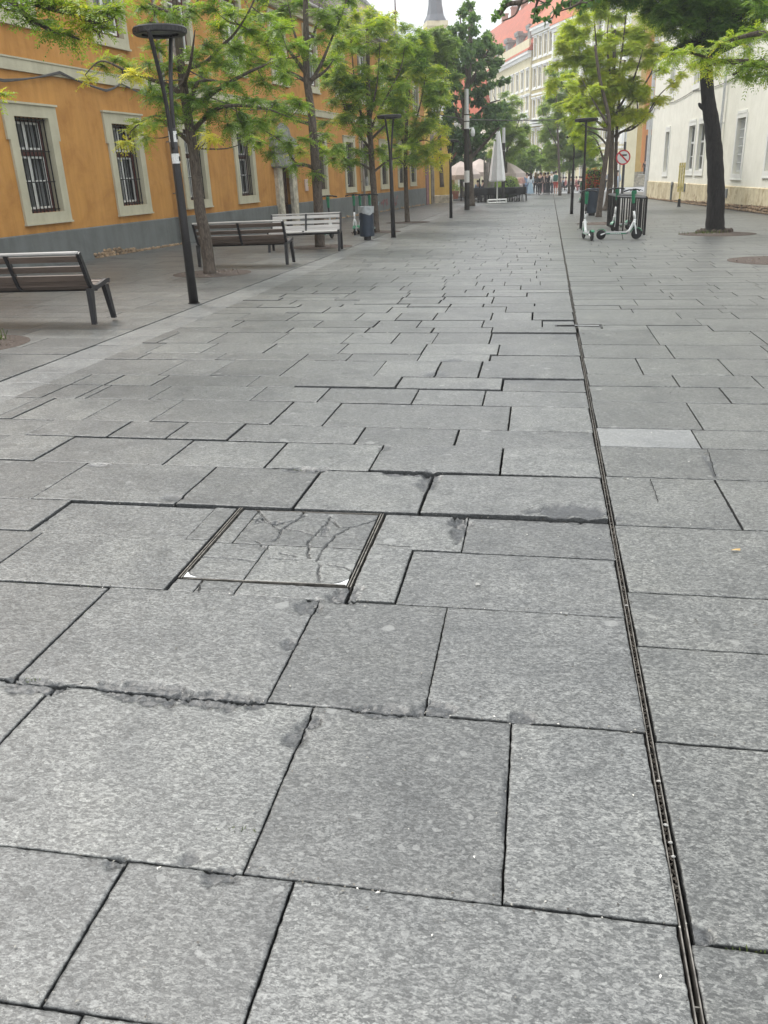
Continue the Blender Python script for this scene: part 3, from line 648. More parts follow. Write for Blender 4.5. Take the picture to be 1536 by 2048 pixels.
b = MB(); wall_with_holes(b, X0, X1, -1.2, .68, [(11.75, 12.95, -.3, .68)], .28, -.03)
b.add([(X0, -.03, .68), (11.75, -.03, .68), (11.75, 0, .70), (X0, 0, .70)], [(0, 1, 2, 3)]); b.add([(12.95, -.03, .68), (X1, -.03, .68), (X1, 0, .70), (12.95, 0, .70)], [(0, 1, 2, 3)])
b.build('plinth', 'grey_plinth', ob)
b = MB()
for a, c in ((X0, 22.05), (22.15, X1)):
    b.box(a, c, -.055, 0, 3.80, 4.02); b.box(a, c, -.075, -.0, 4.02, 4.05)
b.build('belt_course', 'beige_trim', ob)
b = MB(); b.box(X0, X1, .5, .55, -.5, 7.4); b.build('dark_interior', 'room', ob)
def lower_window(par, x):
    b = MB(); w = hw
    ow = .235; b.box(-w-ow, -w, -.05, .0, -.0, z1w-z0w); b.box(w, w+ow, -.05, .0, 0, z1w-z0w)
    b.box(-w-ow, w+ow, -.05, 0, -.20, 0); b.box(-w-ow, w+ow, -.05, 0, z1w-z0w, z1w-z0w+.23)
    b.box(-w-ow-.07, -w-ow, -.05, 0, 1.42, z1w-z0w+.23); b.box(w+ow, w+ow+.07, -.05, 0, 1.42, z1w-z0w+.23)
    b.box(-w-ow-.10, w+ow+.10, -.085, 0, z1w-z0w+.23, z1w-z0w+.27); b.box(-w-ow-.02, w+ow+.02, -.075, 0, -.235, -.20)
    for s in (-1, 1): b.box(min(s*w, s*(w-.004)), max(s*w, s*(w-.004)), -.0, .20, 0, z1w-z0w)      # painted reveals
    o = b.build('window', 'beige_trim', par, loc=(x, 0, z0w)); h = z1w-z0w
    b = MB(); ring(b, -w+.005, w-.005, .0, h, .07, .17, .25); b.box(-w+.07, w-.07, .165, .25, 1.13, 1.24); b.build('frame', 'redbrown', o)
    b = MB()
    for a, c, z0_, z1_ in ((-w+.08, -.01, .08, 1.12), (.01, w-.08, .08, 1.12), (-w+.08, -.01, 1.25, h-.08), (.01, w-.08, 1.25, h-.08)):
        ring(b, a, c, z0_, z1_, .04, .185, .235)
    b.box(-w+.12, -.05, .19, .23, .62, .65); b.box(.05, w-.12, .19, .23, .62, .65); b.build('sash', 'sash', o)
    b = MB(); b.add([(-w+.08, .215, .08), (w-.08, .215, .08), (w-.08, .215, h-.08), (-w+.08, .215, h-.08)], [(0, 1, 2, 3)]); b.build('pane', 'glass', o)
    b = MB()
    for a, c in ((-w+.06, -w+.26), (-.16, .2), (w-.3, w-.06)):
        n = 6; xs = np.linspace(a, c, n)
        for k in range(n-1): b.add([(xs[k], .30+.02*(k % 2), .06), (xs[k+1], .30+.02*((k+1) % 2), .06), (xs[k+1], .30+.02*((k+1) % 2), h-.06), (xs[k], .30+.02*(k % 2), h-.06)], [(0, 1, 2, 3)])
    b.build('curtain', 'curtain', o)
    b = MB()
    for k in range(9): xx = -w+.05+k*(2*w-.1)/8; b.box(xx-.009, xx+.009, .045, .063, .0, h)
    for zz_ in (.04, .60, 1.20, h-.05): b.box(-w, w, .05, .058, zz_, zz_+.02)
    b.build('bars', 'black_metal', o); return o
def upper_window(par, x):
    w = .57; h = 1.86; b = MB(); ow = .2
    ring(b, -w-ow, w+ow, -ow, h+ow, ow-.002, -.05, 0); b.box(-w-ow-.03, w+ow+.03, -.08, 0, -ow-.04, -ow)
    for s in (-1, 1): b.box(min(s*w, s*(w-.004)), max(s*w, s*(w-.004)), 0, .1, 0, h)
    o = b.build('window', 'beige_trim', par, loc=(x, 0, 4.86))
    b = MB(); ring(b, -w+.004, w-.004, 0, h, .06, .08, .15); b.box(-w+.06, w-.06, .075, .15, 1.22, 1.3); b.build('frame', 'redbrown', o)
    b = MB()
    for a, c, z0_, z1_ in ((-w+.07, -.01, .07, 1.21), (.01, w-.07, .07, 1.21), (-w+.07, -.01, 1.31, h-.07), (.01, w-.07, 1.31, h-.07)): ring(b, a, c, z0_, z1_, .045, .09, .135)
    b.build('sash', 'sash', o)
    b = MB(); b.add([(-w+.07, .115, .07), (w-.07, .115, .07), (w-.07, .115, h-.07), (-w+.07, .115, h-.07)], [(0, 1, 2, 3)]); b.build('pane', 'glass', o)
    b = MB(); n = 24; xs = np.linspace(-w+.05, w-.05, n)
    for k in range(n-1):
        if k in (5, 6, 15): continue
        b.add([(xs[k], .16+.025*(k % 2), .05), (xs[k+1], .16+.025*((k+1) % 2), .05), (xs[k+1], .16+.025*((k+1) % 2), h-.06), (xs[k], .16+.025*(k % 2), h-.06)], [(0, 1, 2, 3)])
    b.build('curtain', 'curtain', o); return o
w0 = None
for x in lowx:
    if w0 is None: w0 = lower_window(ob, x)
    else: c = copy_tree(w0, ob); c.location.x = x
w1 = None
for x in upx:
    if x > 35.6: continue
    if w1 is None: w1 = upper_window(ob, x)
    else: c = copy_tree(w1, ob); c.location.x = x
# door with weathered stone jambs and a carved pediment
b = MB()
for s in (11.53, 12.95): b.box(s-.12, s+.34, -.14, .0, -.5, 1.93)
b.build('door_jamb', 'old_stone', ob)
b = MB(); b.box(11.2, 13.5, -.30, 0, 1.98, 2.10); b.box(11.3, 13.4, -.22, 0, 1.93, 1.98)
b.box(11.4, 13.3, -.10, 0, 2.10, 2.62); b.box(11.15, 13.55, -.26, 0, 2.62, 2.72)
b.prism([(11.2, 2.72), (13.5, 2.72), (13.45, 2.9), (12.95, 3.0), (12.8, 3.25), (12.35, 3.42), (11.9, 3.25), (11.75, 3.0), (11.25, 2.9)], -.16, 0); b.prism([(11.95, 2.78), (12.75, 2.78), (12.65, 3.1), (12.35, 3.25), (12.05, 3.1)], -.24, -.16)
b.build('door_pediment', 'grey_stone2', ob)
b = MB(); b.box(11.75, 12.34, .16, .22, -.4, 1.95); b.box(12.36, 12.95, .16, .22, -.4, 1.95)
for cx_ in (12.04, 12.65):
    for z in (-.05, .75, 1.35): ring(b, cx_-.22, cx_+.22, z, z+.5, .04, .13, .16)
dd = b.build('door', 'door_wood', ob); b = MB(); b.tube([(12.3, .1, .85), (12.3, .1, .97)], .015); b.tube([(12.3, .16, .91), (12.3, .1, .91)], .012); b.build('handle', 'steel', dd)
b = MB(); b.bbox(14.4, 14.72, -.05, 0, 1.09, 1.52, .01); b.build('notice_box', simple('pink_box', (.55, .42, .36), .6), ob)
b = MB(); b.bbox(22.75, 23.0, -.1, 0, 1.1, 1.5); b.build('meter_box', 'grey_stone2', ob)
for x in (3.95, 22.1, 38.0):
    if x < 36:
        b = MB(); b.tube([(x, -.14, .25), (x, -.14, 7.35)], .055, 10); 
        for z in (1.3, 2.6, 3.9, 5.4, 6.7): b.tube([(x, -.14, z), (x, -.14, z+.05)], .07, 10); b.box(x-.015, x+.015, -.14, 0, z, z+.03)
        b.tube([(x, -.14, .3), (x+.0, -.16, .1)], .06, 10); b.build('downpipe', 'gutter', ob)
b = MB(); b.box(X0, X1+.2, -.38, .0, 7.30, 7.42); b.box(X0, X1+.2, -.28, 0, 7.18, 7.30); b.box(X0, X1+.2, -.16, 0, 7.0, 7.18); b.build('eaves_cornice', 'beige_trim', ob)
b = MB(); b.tube([(X0, -.46, 7.44), (X1+.2, -.46, 7.44)], .075, 10); b.build('gutter', 'gutter', ob)
b = MB(); zr = 7.42; n = 30
b.add([(X0, -.5, zr), (X1+.3, -.5, zr), (X1+.3, 5, zr+4.2), (X0, 5, zr+4.2), (X1+.3, 10.4, zr), (X0, 10.4, zr)], [(0, 1, 2, 3), (3, 2, 4, 5), (1, 4, 2), (0, 3, 5)])
rf = b.build('roof', 'brown_tile', ob)
b = MB(); x = X0
while x < X1:                                                           # tile rolls so that the eaves read as tiles
    b.tube([(x, -.5, zr+.02), (x, .6, zr+.02+.84)], .05, 6); x += .24
b.build('tile_row', 'brown_tile', rf)
# broken plinth with exposed stones
b = MB()
def rock(b, c, s):
    vs = []; n = 7
    for k in range(n): a = 2*PI*k/n; r = random.uniform(.75, 1.15); vs.append((c[0]+s[0]*r*math.cos(a), c[1], c[2]+s[2]*r*math.sin(a)))
    for k in range(n): a = 2*PI*k/n; r = random.uniform(.5, .75); vs.append((c[0]+s[0]*r*math.cos(a), c[1]-s[1], c[2]+s[2]*r*math.sin(a)))
    b.add(vs, [(k, (k+1) % n, n+(k+1) % n, n+k) for k in range(n)]+[tuple(range(n, 2*n))])
def foot_z(x): P_ = A+x*nrm(np.array([Bp[0]-A[0], Bp[1]-A[1], 0])); return gz(P_[0], P_[1])-A[2]
for x in np.arange(-.2, 4.2, .13):
    hgt = .11*math.exp(-((x-.5)/.9)**2)+.03
    for z in np.arange(0, hgt, .06): rock(b, (x+random.uniform(-.04, .04), -.03, foot_z(x)+z+.02), (.08, .035, .045))
for x in np.arange(13.6, 35.5, .22):
    if random.random() < .75: rock(b, (x, -.03, foot_z(x)+random.uniform(0, .07)), (.12, .035, .06))
b.build('exposed_stones', 'rubble', ob)
# cables on the belt course
def cable_on(par, pts, r, m_='cable', nm='cable'):
    b = MB(); P_ = []
    for k in range(len(pts)-1):
        for j in range(6):
            q = j/6; P_.append([pts[k][i]*(1-q)+pts[k+1][i]*q for i in range(3)]); P_[-1][2] -= .03*math.sin(PI*q)
    P_.append(list(pts[-1])); b.tube(P_, r, 5); return b.build(nm, m_, par)
for dz in (0, .03): cable_on(ob, [(-8, -.09, 3.6+dz), (-5, -.09, 3.75), (-2.4, -.09, 3.56+dz), (-.5, -.09, 3.9-dz), (1.2, -.09, 3.64+dz), (1.9, -.09, 3.86), (3.6, -.09, 3.62+dz), (5.5, -.09, 3.82), (8.4, -.09, 3.66), (11.2, -.09, 3.8), (16, -.09, 3.66), (22, -.09, 3.75), (36, -.09, 3.7)], .017)
# graffiti scrawl
M['graf_red'] = simple('faded_red_scrawl', (.30, .12, .12), .9); M['graf_blue'] = simple('faded_blue_scrawl', (.28, .42, .48), .9)
for (xx, m_) in ((25.4, 'graf_red'), (27.6, 'graf_red'), (23.6, 'graf_blue')):
    b = MB(); pts = [(xx, -.036, .1)]
    for k in range(16): pts.append((xx+.1*k*.9+random.uniform(-.12, .12), -.036, random.uniform(-.1, .5)))
    b.tube(pts, .012, 4); b.build('scrawl', m_, ob)

# ---- purple doorway, grey wall and yellow gate pier behind the end of the orange building
E0 = A+nrm(np.array([Bp[0]-A[0], Bp[1]-A[1], 0]))*36.15
gw, fg = front('gate_wall', 'low wall with faded red door between orange building and yellow pier', np.array([E0[0], E0[1], gz(E0[0], E0[1])]), Bp-A, 'wall')
b = MB(); b.box(0, 1.1, .02, .3, -.3, 3.1); b.build('wall', 'grey_plinth', gw)
b = MB(); b.box(.15, .85, -.02, .02, 0, 2.3); b.build('door', simple('faded_red_door', (.22, .10, .10), .7, var=.3, scale=5), gw)
b = MB(); b.tube([(1.35, -.1, 0), (1.35, -.1, 4.6)], .07, 8); b.tube([(1.9, -.1, 0), (1.9, -.1, 4.2)], .06, 8); b.build('downpipe', 'gutter', gw)
b = MB(); b.box(1.1, 2.4, .05, .3, -.3, 3.4); b.build('panel', 'yellow_wall', gw)
pc = G(888, 406); pier = thing('gate_pier', 'yellow plastered gate pier with stone foot and pale cap', 'gate pier', pc)
b = MB(); b.box(-.62, .42, 0, 1.0, .45, 4.05); b.box(-.3, .12, -.07, 0, .5, 4.0); b.build('shaft', 'yellow_wall', pier)
b = MB(); b.bbox(-.7, .5, -.1, 1.05, -.2, .5, .04); b.build('foot', 'old_stone', pier)
b = MB(); b.bbox(-.75, .55, -.14, 1.1, 4.05, 4.2, .02); b.bbox(-.68, .48, -.1, 1.05, 4.2, 4.35, .02); b.build('cap', 'beige_trim', pier)
ga = thing('timber_canopy', 'red-brown timber canopy with curved brace beside the yellow pier', 'canopy', pc+np.array([.5, .3, 0]))
b = MB(); b.box(0, 2.3, 0, .2, 3.45, 3.85); b.tube([(0.05, .1, 2.7), (.35, .1, 3.05), (.9, .1, 3.5)], .06, 6); b.build('beam', simple('red_beam', (.20, .07, .045), .7), ga)
b = MB(); b.add([(0, -.3, 3.9), (2.4, -.3, 3.9), (2.4, 1.5, 4.3), (0, 1.5, 4.3), (0, -.3, 3.86), (2.4, -.3, 3.86), (2.4, 1.5, 4.24), (0, 1.5, 4.24)], [(0, 1, 2, 3), (4, 7, 6, 5), (0, 4, 5, 1), (1, 5, 6, 2)]); b.build('roof', 'canvas_beige', ga)

# ---- cream white building, right (local X from its far corner towards the camera)
Ar = G(1294, 397); Br = G(1536, 429)
wb, fw = front('white_building', 'cream white building with stained plinth and tall narrow windows on the right', Ar, Br-Ar)
Lr = float(np.linalg.norm((Br-Ar)[:2]))
def zr_(v): return v+(Br[2]-0.0)*0
ZB = -Ar[2]                                                             # world height 0 in local z
s_of = lambda s: Lr-s
XE = Lr+14
RWn = [(s_of(19.45), s_of(18.45), 1.05, 3.12), (s_of(13.72), s_of(12.45), 1.13, 3.17), (s_of(11.7), s_of(10.4), 1.13, 3.17), (s_of(5.2), s_of(4.05), 1.0, 3.07)]
RWn += [(Lr-1.0, Lr+.2, 1.1, 3.1), (Lr+4, Lr+5.2, 1.1, 3.1)]
UPn = [(s_of(c)-.5, s_of(c)+.5, 5.0, 6.8) for c in (18.9, 13.1, 11.0, 4.9, -.4, -5)]
allh = [(a, c, z0+ZB, z1+ZB) for a, c, z0, z1 in RWn+UPn]
b = MB(); wall_with_holes(b, 0, XE, .52+ZB, 10+ZB, allh, .3); b.box(0.0, .02, .004, 8, -.6, 10+ZB); b.build('wall', 'white_wall', wb)
b = MB(); zl = [ZB-.47, ZB-.08+(ZB*0)+.39/Lr*(XE-Lr)]; b.add([(-.03, -.05, zl[0]), (XE, -.05, zl[1]), (XE, -.05, .5+ZB), (-.03, -.05, .5+ZB), (-.03, .3, zl[0]), (XE, .3, zl[1])], [(0, 1, 2, 3), (0, 4, 5, 1)]); b.box(-.03, -.0, -.05, 8, -.4, .5+ZB); b.add([(-.03, -.05, .5+ZB), (XE, -.05, .5+ZB), (XE, 0, .53+ZB), (-.03, 0, .53+ZB)], [(0, 1, 2, 3)]); b.build('plinth', 'stained_plinth', wb)
b = MB(); b.add([(0, -.005, -.9), (XE, -.005, -.9), (XE, -.005, zl[1]+.02), (0, -.005, zl[0]+.02)], [(0, 1, 2, 3)]); b.build('footing_bed', 'dirt', wb)
b = MB()
tn_ = nrm(np.array([Br[0]-Ar[0], Br[1]-Ar[1], 0]))
for x in np.arange(.1, XE-.1, .26):
    P_ = Ar+tn_*x; zg = gz(P_[0], P_[1])-Ar[2]; top = zl[0]+(zl[1]-zl[0])*x/XE; z = zg
    while z < top-.04:
        hh = random.uniform(.08, .16); rock(b, (x+random.uniform(-.05, .05), -.01, z+hh/2), (random.uniform(.11, .17), .06, hh*.55)); z += hh
b.build('rubble_footing', 'rubble', wb)
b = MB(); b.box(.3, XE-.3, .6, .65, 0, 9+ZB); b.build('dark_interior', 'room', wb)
for k, (a, c, z0, z1) in enumerate(allh):
    up = k >= len(RWn); w = c-a; h = z1-z0; grille = (k == 3)
    b = MB(); o_ = .17
    b.box(-o_, w+o_, -.03, 0, -.2, 0); b.box(-o_, 0, -.03, 0, 0, h); b.box(w, w+o_, -.03, 0, 0, h); b.box(-o_, w+o_, -.03, 0, h, h+.16)
    b.box(-o_+.12, w+o_-.12, -.04, 0, h+.16, h+.27); b.box(-o_-.02, w+o_+.02, -.05, 0, -.24, -.2)
    o = b.build('window', 'white_trim', wb, loc=(a, 0, z0)); yy = .12 if not grille else .24
    b = MB(); ring(b, .0, w, 0, h, .07, yy, yy+.06)
    zm = h*.62; b.box(.07, w-.07, yy, yy+.06, zm-.04, zm+.04); b.box(w/2-.03, w/2+.03, yy-.005, yy+.06, .07, h-.07); b.box(.07, w-.07, yy+.01, yy+.05, zm*.5-.02, zm*.5+.02)
    b.build('frame', 'white_paint', o)
    b = MB(); b.add([(.05, yy+.03, .05), (w-.05, yy+.03, .05), (w-.05, yy+.03, h-.05), (.05, yy+.03, h-.05)], [(0, 1, 2, 3)]); b.build('pane', 'glass', o)
    if grille:
        b = MB()
        for j in range(1, 7): xx = w*j/7; b.box(xx-.012, xx+.012, .10, .12, 0.05, h-.05)
        for j in range(7): zz_ = .1+j*(h-.2)/6; b.box(.02, w-.02, .095, .125, zz_-.012, zz_+.012)
        b.build('grille', 'white_paint', o)
for s_ in (7.35, -7):
    x = s_of(s_); b = MB(); b.tube([(x, -.12, ZB+.1), (x, -.12, ZB+9.6)], .055, 10)
    for z in (.4, 3, 5.5, 8): b.tube([(x, -.12, ZB+z), (x, -.12, ZB+z+.05)], .07, 10); b.box(x-.012, x+.012, -.12, 0, ZB+z, ZB+z+.03)
    b.build('downpipe', 'white_pipe', wb)
b = MB(); b.tube([(-.12, -.1, ZB+.5-.9), (-.12, -.1, ZB+9.6)], .10, 10); b.build('corner_pipe', 'white_pipe', wb)
for (s_, z0, z1, w_) in ((5.6, .06, .42, .32), (13.5, .14, .52, .36)):
    x = s_of(s_); b = MB(); b.bbox(x-w_/2, x+w_/2, -.10, -.05, ZB+z0, ZB+z1); b.build('vent_cover', 'grey_plastic', wb)
x = s_of(16.4); b = MB(); b.tube([(x, -.1, ZB-.36), (x, -.1, ZB+.45)], .05, 8); b.bbox(x-.08, x+.2, -.14, -.05, ZB+.38, ZB+.56, .02); b.build('standpipe', 'grey_plastic', wb)
cable_on(wb, [(-.2, -.05, ZB+4.1), (.6, -.04, ZB+4.55), (3, -.04, ZB+4.7), (6, -.04, ZB+4.55), (10.5, -.04, ZB+4.75), (13.2, -.04, ZB+4.6), (17, -.04, ZB+4.6), (19.5, -.04, ZB+4.85), (24, -.04, ZB+4.6), (XE, -.04, ZB+4.7)], .016)
b = MB(); b.box(-.3, XE, -.4, .3, 10+ZB, 10.25+ZB); b.build('cornice', 'white_trim', wb)
b = MB(); b.add([(-.3, -.45, 10.25+ZB), (XE, -.45, 10.25+ZB), (XE, 5, 13+ZB), (-.3, 5, 13+ZB)], [(0, 1, 2, 3)]); b.build('roof', 'brown_tile', wb)
ym = thing('yellow_marker_post', 'worn yellow slatted board on a black foot by the white building wall', 'marker post', G(1357.5, 413.6), .1)
b = MB(); 
for k in range(3): b.box(-.13+.1*k, -.055+.1*k, -.02, .02, .65, 1.9)
b.box(-.14, .16, .02, .04, .8, .9); b.box(-.14, .16, .02, .04, 1.7, 1.78); b.build('board', 'yellow_paint', ym)
b = MB(); b.box(-.03, .03, -.03, .03, .3, .66); b.build('stem', 'yellow_paint', ym); b = MB(); b.lathe([(.0, .34), (.06, .34), (.07, .05), (.1, 0), (0, 0)], 12); b.build('foot', 'black_metal', ym)

# ---- church front at the end on the right
ch = thing('church', 'yellow and orange church front with pilasters above stone steps', 'church', at(1262, 372, 112)*np.array([1, 1, 0])+np.array([0, 0, gz(12, 112)]), math.radians(-8))
b = MB(); wall_with_holes(b, -1.0, 5.5, 1.6, 21, [(1.35, 2.6, 1.6, 5.6), (1.4, 2.5, 12., 15.3)], .5); b.box(-1.0, -.98, 0.01, 8, 1.6, 21); b.build('wall', 'church_orange', ch)
b = MB()
for a, c in ((-1.0, .9), (3.1, 4.0), (4.3, 5.3)):
    b.box(a, c, -.35, -.0, 1.6, 20); b.box(a-.15, c+.15, -.5, 0, 1.6, 2.6); b.box(a-.1, c+.1, -.45, 0, 18.5, 19.2)
b.build('pilaster', 'church_yellow', ch)
b = MB(); b.box(1.3, 2.65, .3, .4, 1.6, 5.7); b.build('door', 'door_wood', ch)
b = MB(); b.box(1.4, 2.5, .3, .4, 12, 15.4); b.build('window', 'far_glass', ch)
b = MB(); b.prism([(1.3, 6.2), (2.7, 6.2), (2.7, 8.0), (2.4, 8.7), (2.0, 9.0), (1.6, 8.7), (1.3, 8.0)], -.08, -.0); b.build('niche_surround', 'white_far', ch)
b = MB(); b.lathe([(0, 6.3), (.26, 6.3), (.3, 7.0), (.2, 7.6), (.12, 7.75), (.15, 7.95), (.1, 8.15), (0, 8.2)], 10, (2.0, -.2, 0)); b.build('niche_statue', 'white_far', ch)
b = MB(); b.box(-1.4, 5.6, -.6, 0, 19.2, 20.4); b.box(-1.6, 5.8, -.9, 0, 20.4, 21); b.build('cornice', 'church_yellow', ch)
b = MB()
for k in range(9): b.box(-2-.3*k, 9, -1-.5*k, -.5-.5*k+.0, 0, 1.6-.17*k)
b.box(-2, 9, -.5, .0, 0, 1.6); b.build('steps', 'old_stone', ch)

# ---- distant street fronts
def far_front(name, label, A_, t_, L_, H_, wallm, rows, nwin, ww, trim='white_far', roof=None, roofh=5, roofd=7, dep=10):
    o, f = front(name, label, A_, t_)
    hs = []; 
    for (z0, z1) in rows:
        for k in range(nwin): xx = L_*(k+.5)/nwin; hs.append((xx-ww/2, xx+ww/2, z0, z1))
    b = MB(); wall_with_holes(b, 0, L_, -.5, H_, hs, .3); b.box(-.01, .0, .004, dep, -.5, H_); b.box(L_, L_+.01, .004, dep, -.5, H_); b.build('wall', wallm, o)
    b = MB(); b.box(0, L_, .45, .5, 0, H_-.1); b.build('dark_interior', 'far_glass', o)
    pr = None
    for (z0, z1) in rows:
        for k in range(nwin):
            xx = L_*(k+.5)/nwin
            key = z1-z0
            if pr is None or abs(pr[1]-key) > .01:
                b = MB(); ring(b, -ww/2-.18, ww/2+.18, -.18, key+.18, .18, -.08, 0); b.box(-ww/2-.3, ww/2+.3, -.22, 0, key+.2, key+.35); b.box(-ww/2-.25, ww/2+.25, -.2, 0, -.35, -.2)
                w_ = b.build('window', trim, o, loc=(xx, 0, z0)); b = MB(); ring(b, -ww/2, ww/2, 0, key, .08, .12, .18); b.box(-.04, .04, .12, .18, .08, key-.08); b.box(-ww/2+.08, ww/2-.08, .12, .18, key*.66, key*.66+.08); b.build('frame', trim, w_)
                pr = (w_, key)
            else: c = copy_tree(pr[0], o); c.location = (xx, 0, z0)
    b = MB()
    for (z0, z1) in rows[1:]: b.box(-.05, L_+.05, -.14, 0, z0-1.05, z0-.8)
    b.box(-.2, L_+.2, -.55, 0, H_-.35, H_); b.box(-.1, L_+.1, -.3, 0, H_-.8, H_-.35); b.build('cornice', trim, o)
    if roof:
        b = MB(); b.add([(-.3, -.6, H_), (L_+.3, -.6, H_), (L_+.3, roofd, H_+roofh), (-.3, roofd, H_+roofh), (L_+.3, roofd*2+.6, H_), (-.3, roofd*2+.6, H_)], [(0, 1, 2, 3), (3, 2, 4, 5), (0, 3, 5), (1, 4, 2)]); b.build('roof', roof, o)
    return o, f
def hdir(px, py=345): r = ray(px, py); return nrm(np.array([r[0], r[1], 0]))
FA = G(1056, 373.5); FA[2] = gz(FA[0], FA[1]); dA = hdir(571)
H_A = 17.6
LA = 62.
rowsA = [(.3, 3.0), (4.4, 6.5), (7.4, 9.4), (10.2, 12.0), (13.1, 15.3)]
fa, ffa = far_front('far_cream_building', 'long cream building with red roof, dormers and chimneys seen past the middle trees', FA+dA*LA, -dA, LA, H_A, 'cream_far', rowsA, 22, 1.25, roof='red_tile', roofh=11, roofd=8.5)
rfA = [o for o in fa.children if o.name.startswith('roof')][0]
for k in range(9):
    x = LA-3.5-k*6.4; b = MB(); b.box(x-.7, x+.7, .6, 3.2, H_A+.6, H_A+3.0); b.box(x-.95, x+.95, .4, 3.4, H_A+3.0, H_A+3.35); b.box(x-1.0, x+1.0, .35, 1.2, H_A+3.3, H_A+3.6); d = b.build('dormer', 'grey_stone2', rfA)
for k in range(8):
    x = LA-1.5-k*7; b = MB(); b.box(x-.6, x+.6, 8.2, 9.2, H_A+9.6, H_A+12); b.box(x-.7, x+.7, 8.1, 9.3, H_A+12, H_A+12.25); b.build('chimney', 'terracotta', rfA)
b = MB(); b.box(LA-LA*.97, LA-.2, -.25, .0, H_A, H_A+1.5); b.build('attic_band', 'cream_far', fa)
dB = hdir(391); FBs = FA-dB*0.0+np.array([.3, -.4, 0]); LB1 = 7.2
rowsB = [(.3, 3.2), (5., 7.4), (9.0, 11.3), (12.9, 15.2), (16.6, 18.9)]
fb, _ = far_front('ochre_corner_building', 'ochre and white corner house with four dark top windows and bright tile roof', FBs, -dB, LB1, 20.2, 'ochre_far', rowsB, 4, .95, roof='bright_tile', roofh=6, roofd=6)
b = MB()
for k in range(3):
    pts = [(2.2+1.6*math.sin(a), -1.1*math.cos(a)) for a in np.linspace(-PI/2, PI/2, 9)]
    b.prism([(p_[0], p_[1]) for p_ in pts]+[(3.8, .0), (.6, .0)], 7.9+.0+k*.33, 8.1+k*.33, 'z')
b.build('balcony', 'white_far', fb)
LC = 21.; FC = FBs-dB*(LB1+.05)
fc, _ = far_front('far_cream_palace', 'tall cream and white palace behind the yellow-green tree on the right', FC+np.array([0, -.6, 0]), -dB, LC, 19.3, 'cream_far', [(.3, 3.4), (5.2, 7.6), (9.2, 11.6), (13.4, 15.4), (16.4, 17.9)], 7, 1.3, roof='bright_tile', roofh=3, roofd=1.0, dep=1.6)
b = MB()
for k in range(8): xx = .05+k*LC/7*.98; b.box(xx, xx+.5, -.3, 0, 4.6, 18.4)
b.build('pilaster', 'white_far', fc)
# side wing closing the view between the palace and the church
gp = at(1236, 372, 118); gp[2] = gz(gp[0], gp[1])
fd, _ = far_front('grey_beige_house', 'grey beige house squeezed between lamp post and church front', gp+np.array([-5, 4, 0]), np.array([1, .05, 0]), 9, 15, 'grey_stone2', [(1, 4), (6, 8.5), (10, 12.4)], 4, 1.2, trim='cream_far', roof='brown_tile')
# ---- left distance: yellow house with red roof, tower with spire, pale gable
yp = at(868, 372, 78); yp[2] = gz(yp[0], yp[1])
fy, _ = far_front('yellow_house', 'yellow house with red tiled roof glimpsed behind the dark tree', np.array([-14.6, 78, yp[2]]), np.array([1, .12, 0]), 7.2, 9.7, 'yellow_wall', [(1, 3), (4.4, 6.2), (7.2, 8.7)], 3, 1.0, roof='red_tile', roofh=1.6, roofd=4)
rp_ = at(927, 372, 92); rp_[2] = gz(rp_[0], rp_[1])
fr, _ = far_front('red_roofed_house', 'low plastered house with steep red roof behind the dark trees', np.array([-11.3, 92, rp_[2]]), np.array([1, -.1, 0]), 5., 6.8, 'cream_far', [(1, 3), (4.2, 5.8)], 2, 1.1, roof='red_tile', roofh=4.2, roofd=4)
tp = at(876, 360, 150); tp[2] = 0
tw = thing('church_tower', 'far church tower with grey spire above the trees', 'tower', tp, .3)
b = MB(); b.box(-1.5, 1.5, -1.5, 1.5, -2, 23.4); b.box(-1.7, 1.7, -1.7, 1.7, 22.9, 23.6); b.build('shaft', 'cream_far', tw)
b = MB(); b.lathe([(1.9, 23.6), (1.35, 24.6), (1.1, 26), (.9, 29), (.6, 34), (.3, 39), (.0, 42)], 8); b.build('spire', 'slate', tw)
gb = np.array([-13.4, 66., 0.])
gbl = thing('beige_gable_house', 'pale beige steep gable rising behind the orange building roof', 'house', gb, math.radians(8))
b = MB(); b.prism([(-8, -1), (3.5, -1), (3.5, 10.3), (.8, 12.9), (-4.5, 18), (-8, 18)], 0, 9, 'y'); b.build('gable_wall', simple('pinkish_plaster', (.50, .41, .33), .9, var=.1), gbl)
b = MB(); b.tube([(3.7, 0, 10.2), (-4.5, 0, 18.15)], .18, 6); b.build('verge', 'grey_stone2', gbl)
b = MB(); b.tube([(3.1, 0, 10.6), (3.1, 0, 13.4)], [.1, .03], 6); b.lathe([(0, 11.9), (.2, 12.1), (0, 12.3)], 8, (3.1, 0, 0)); b.build('finial', 'redbrown', gbl)
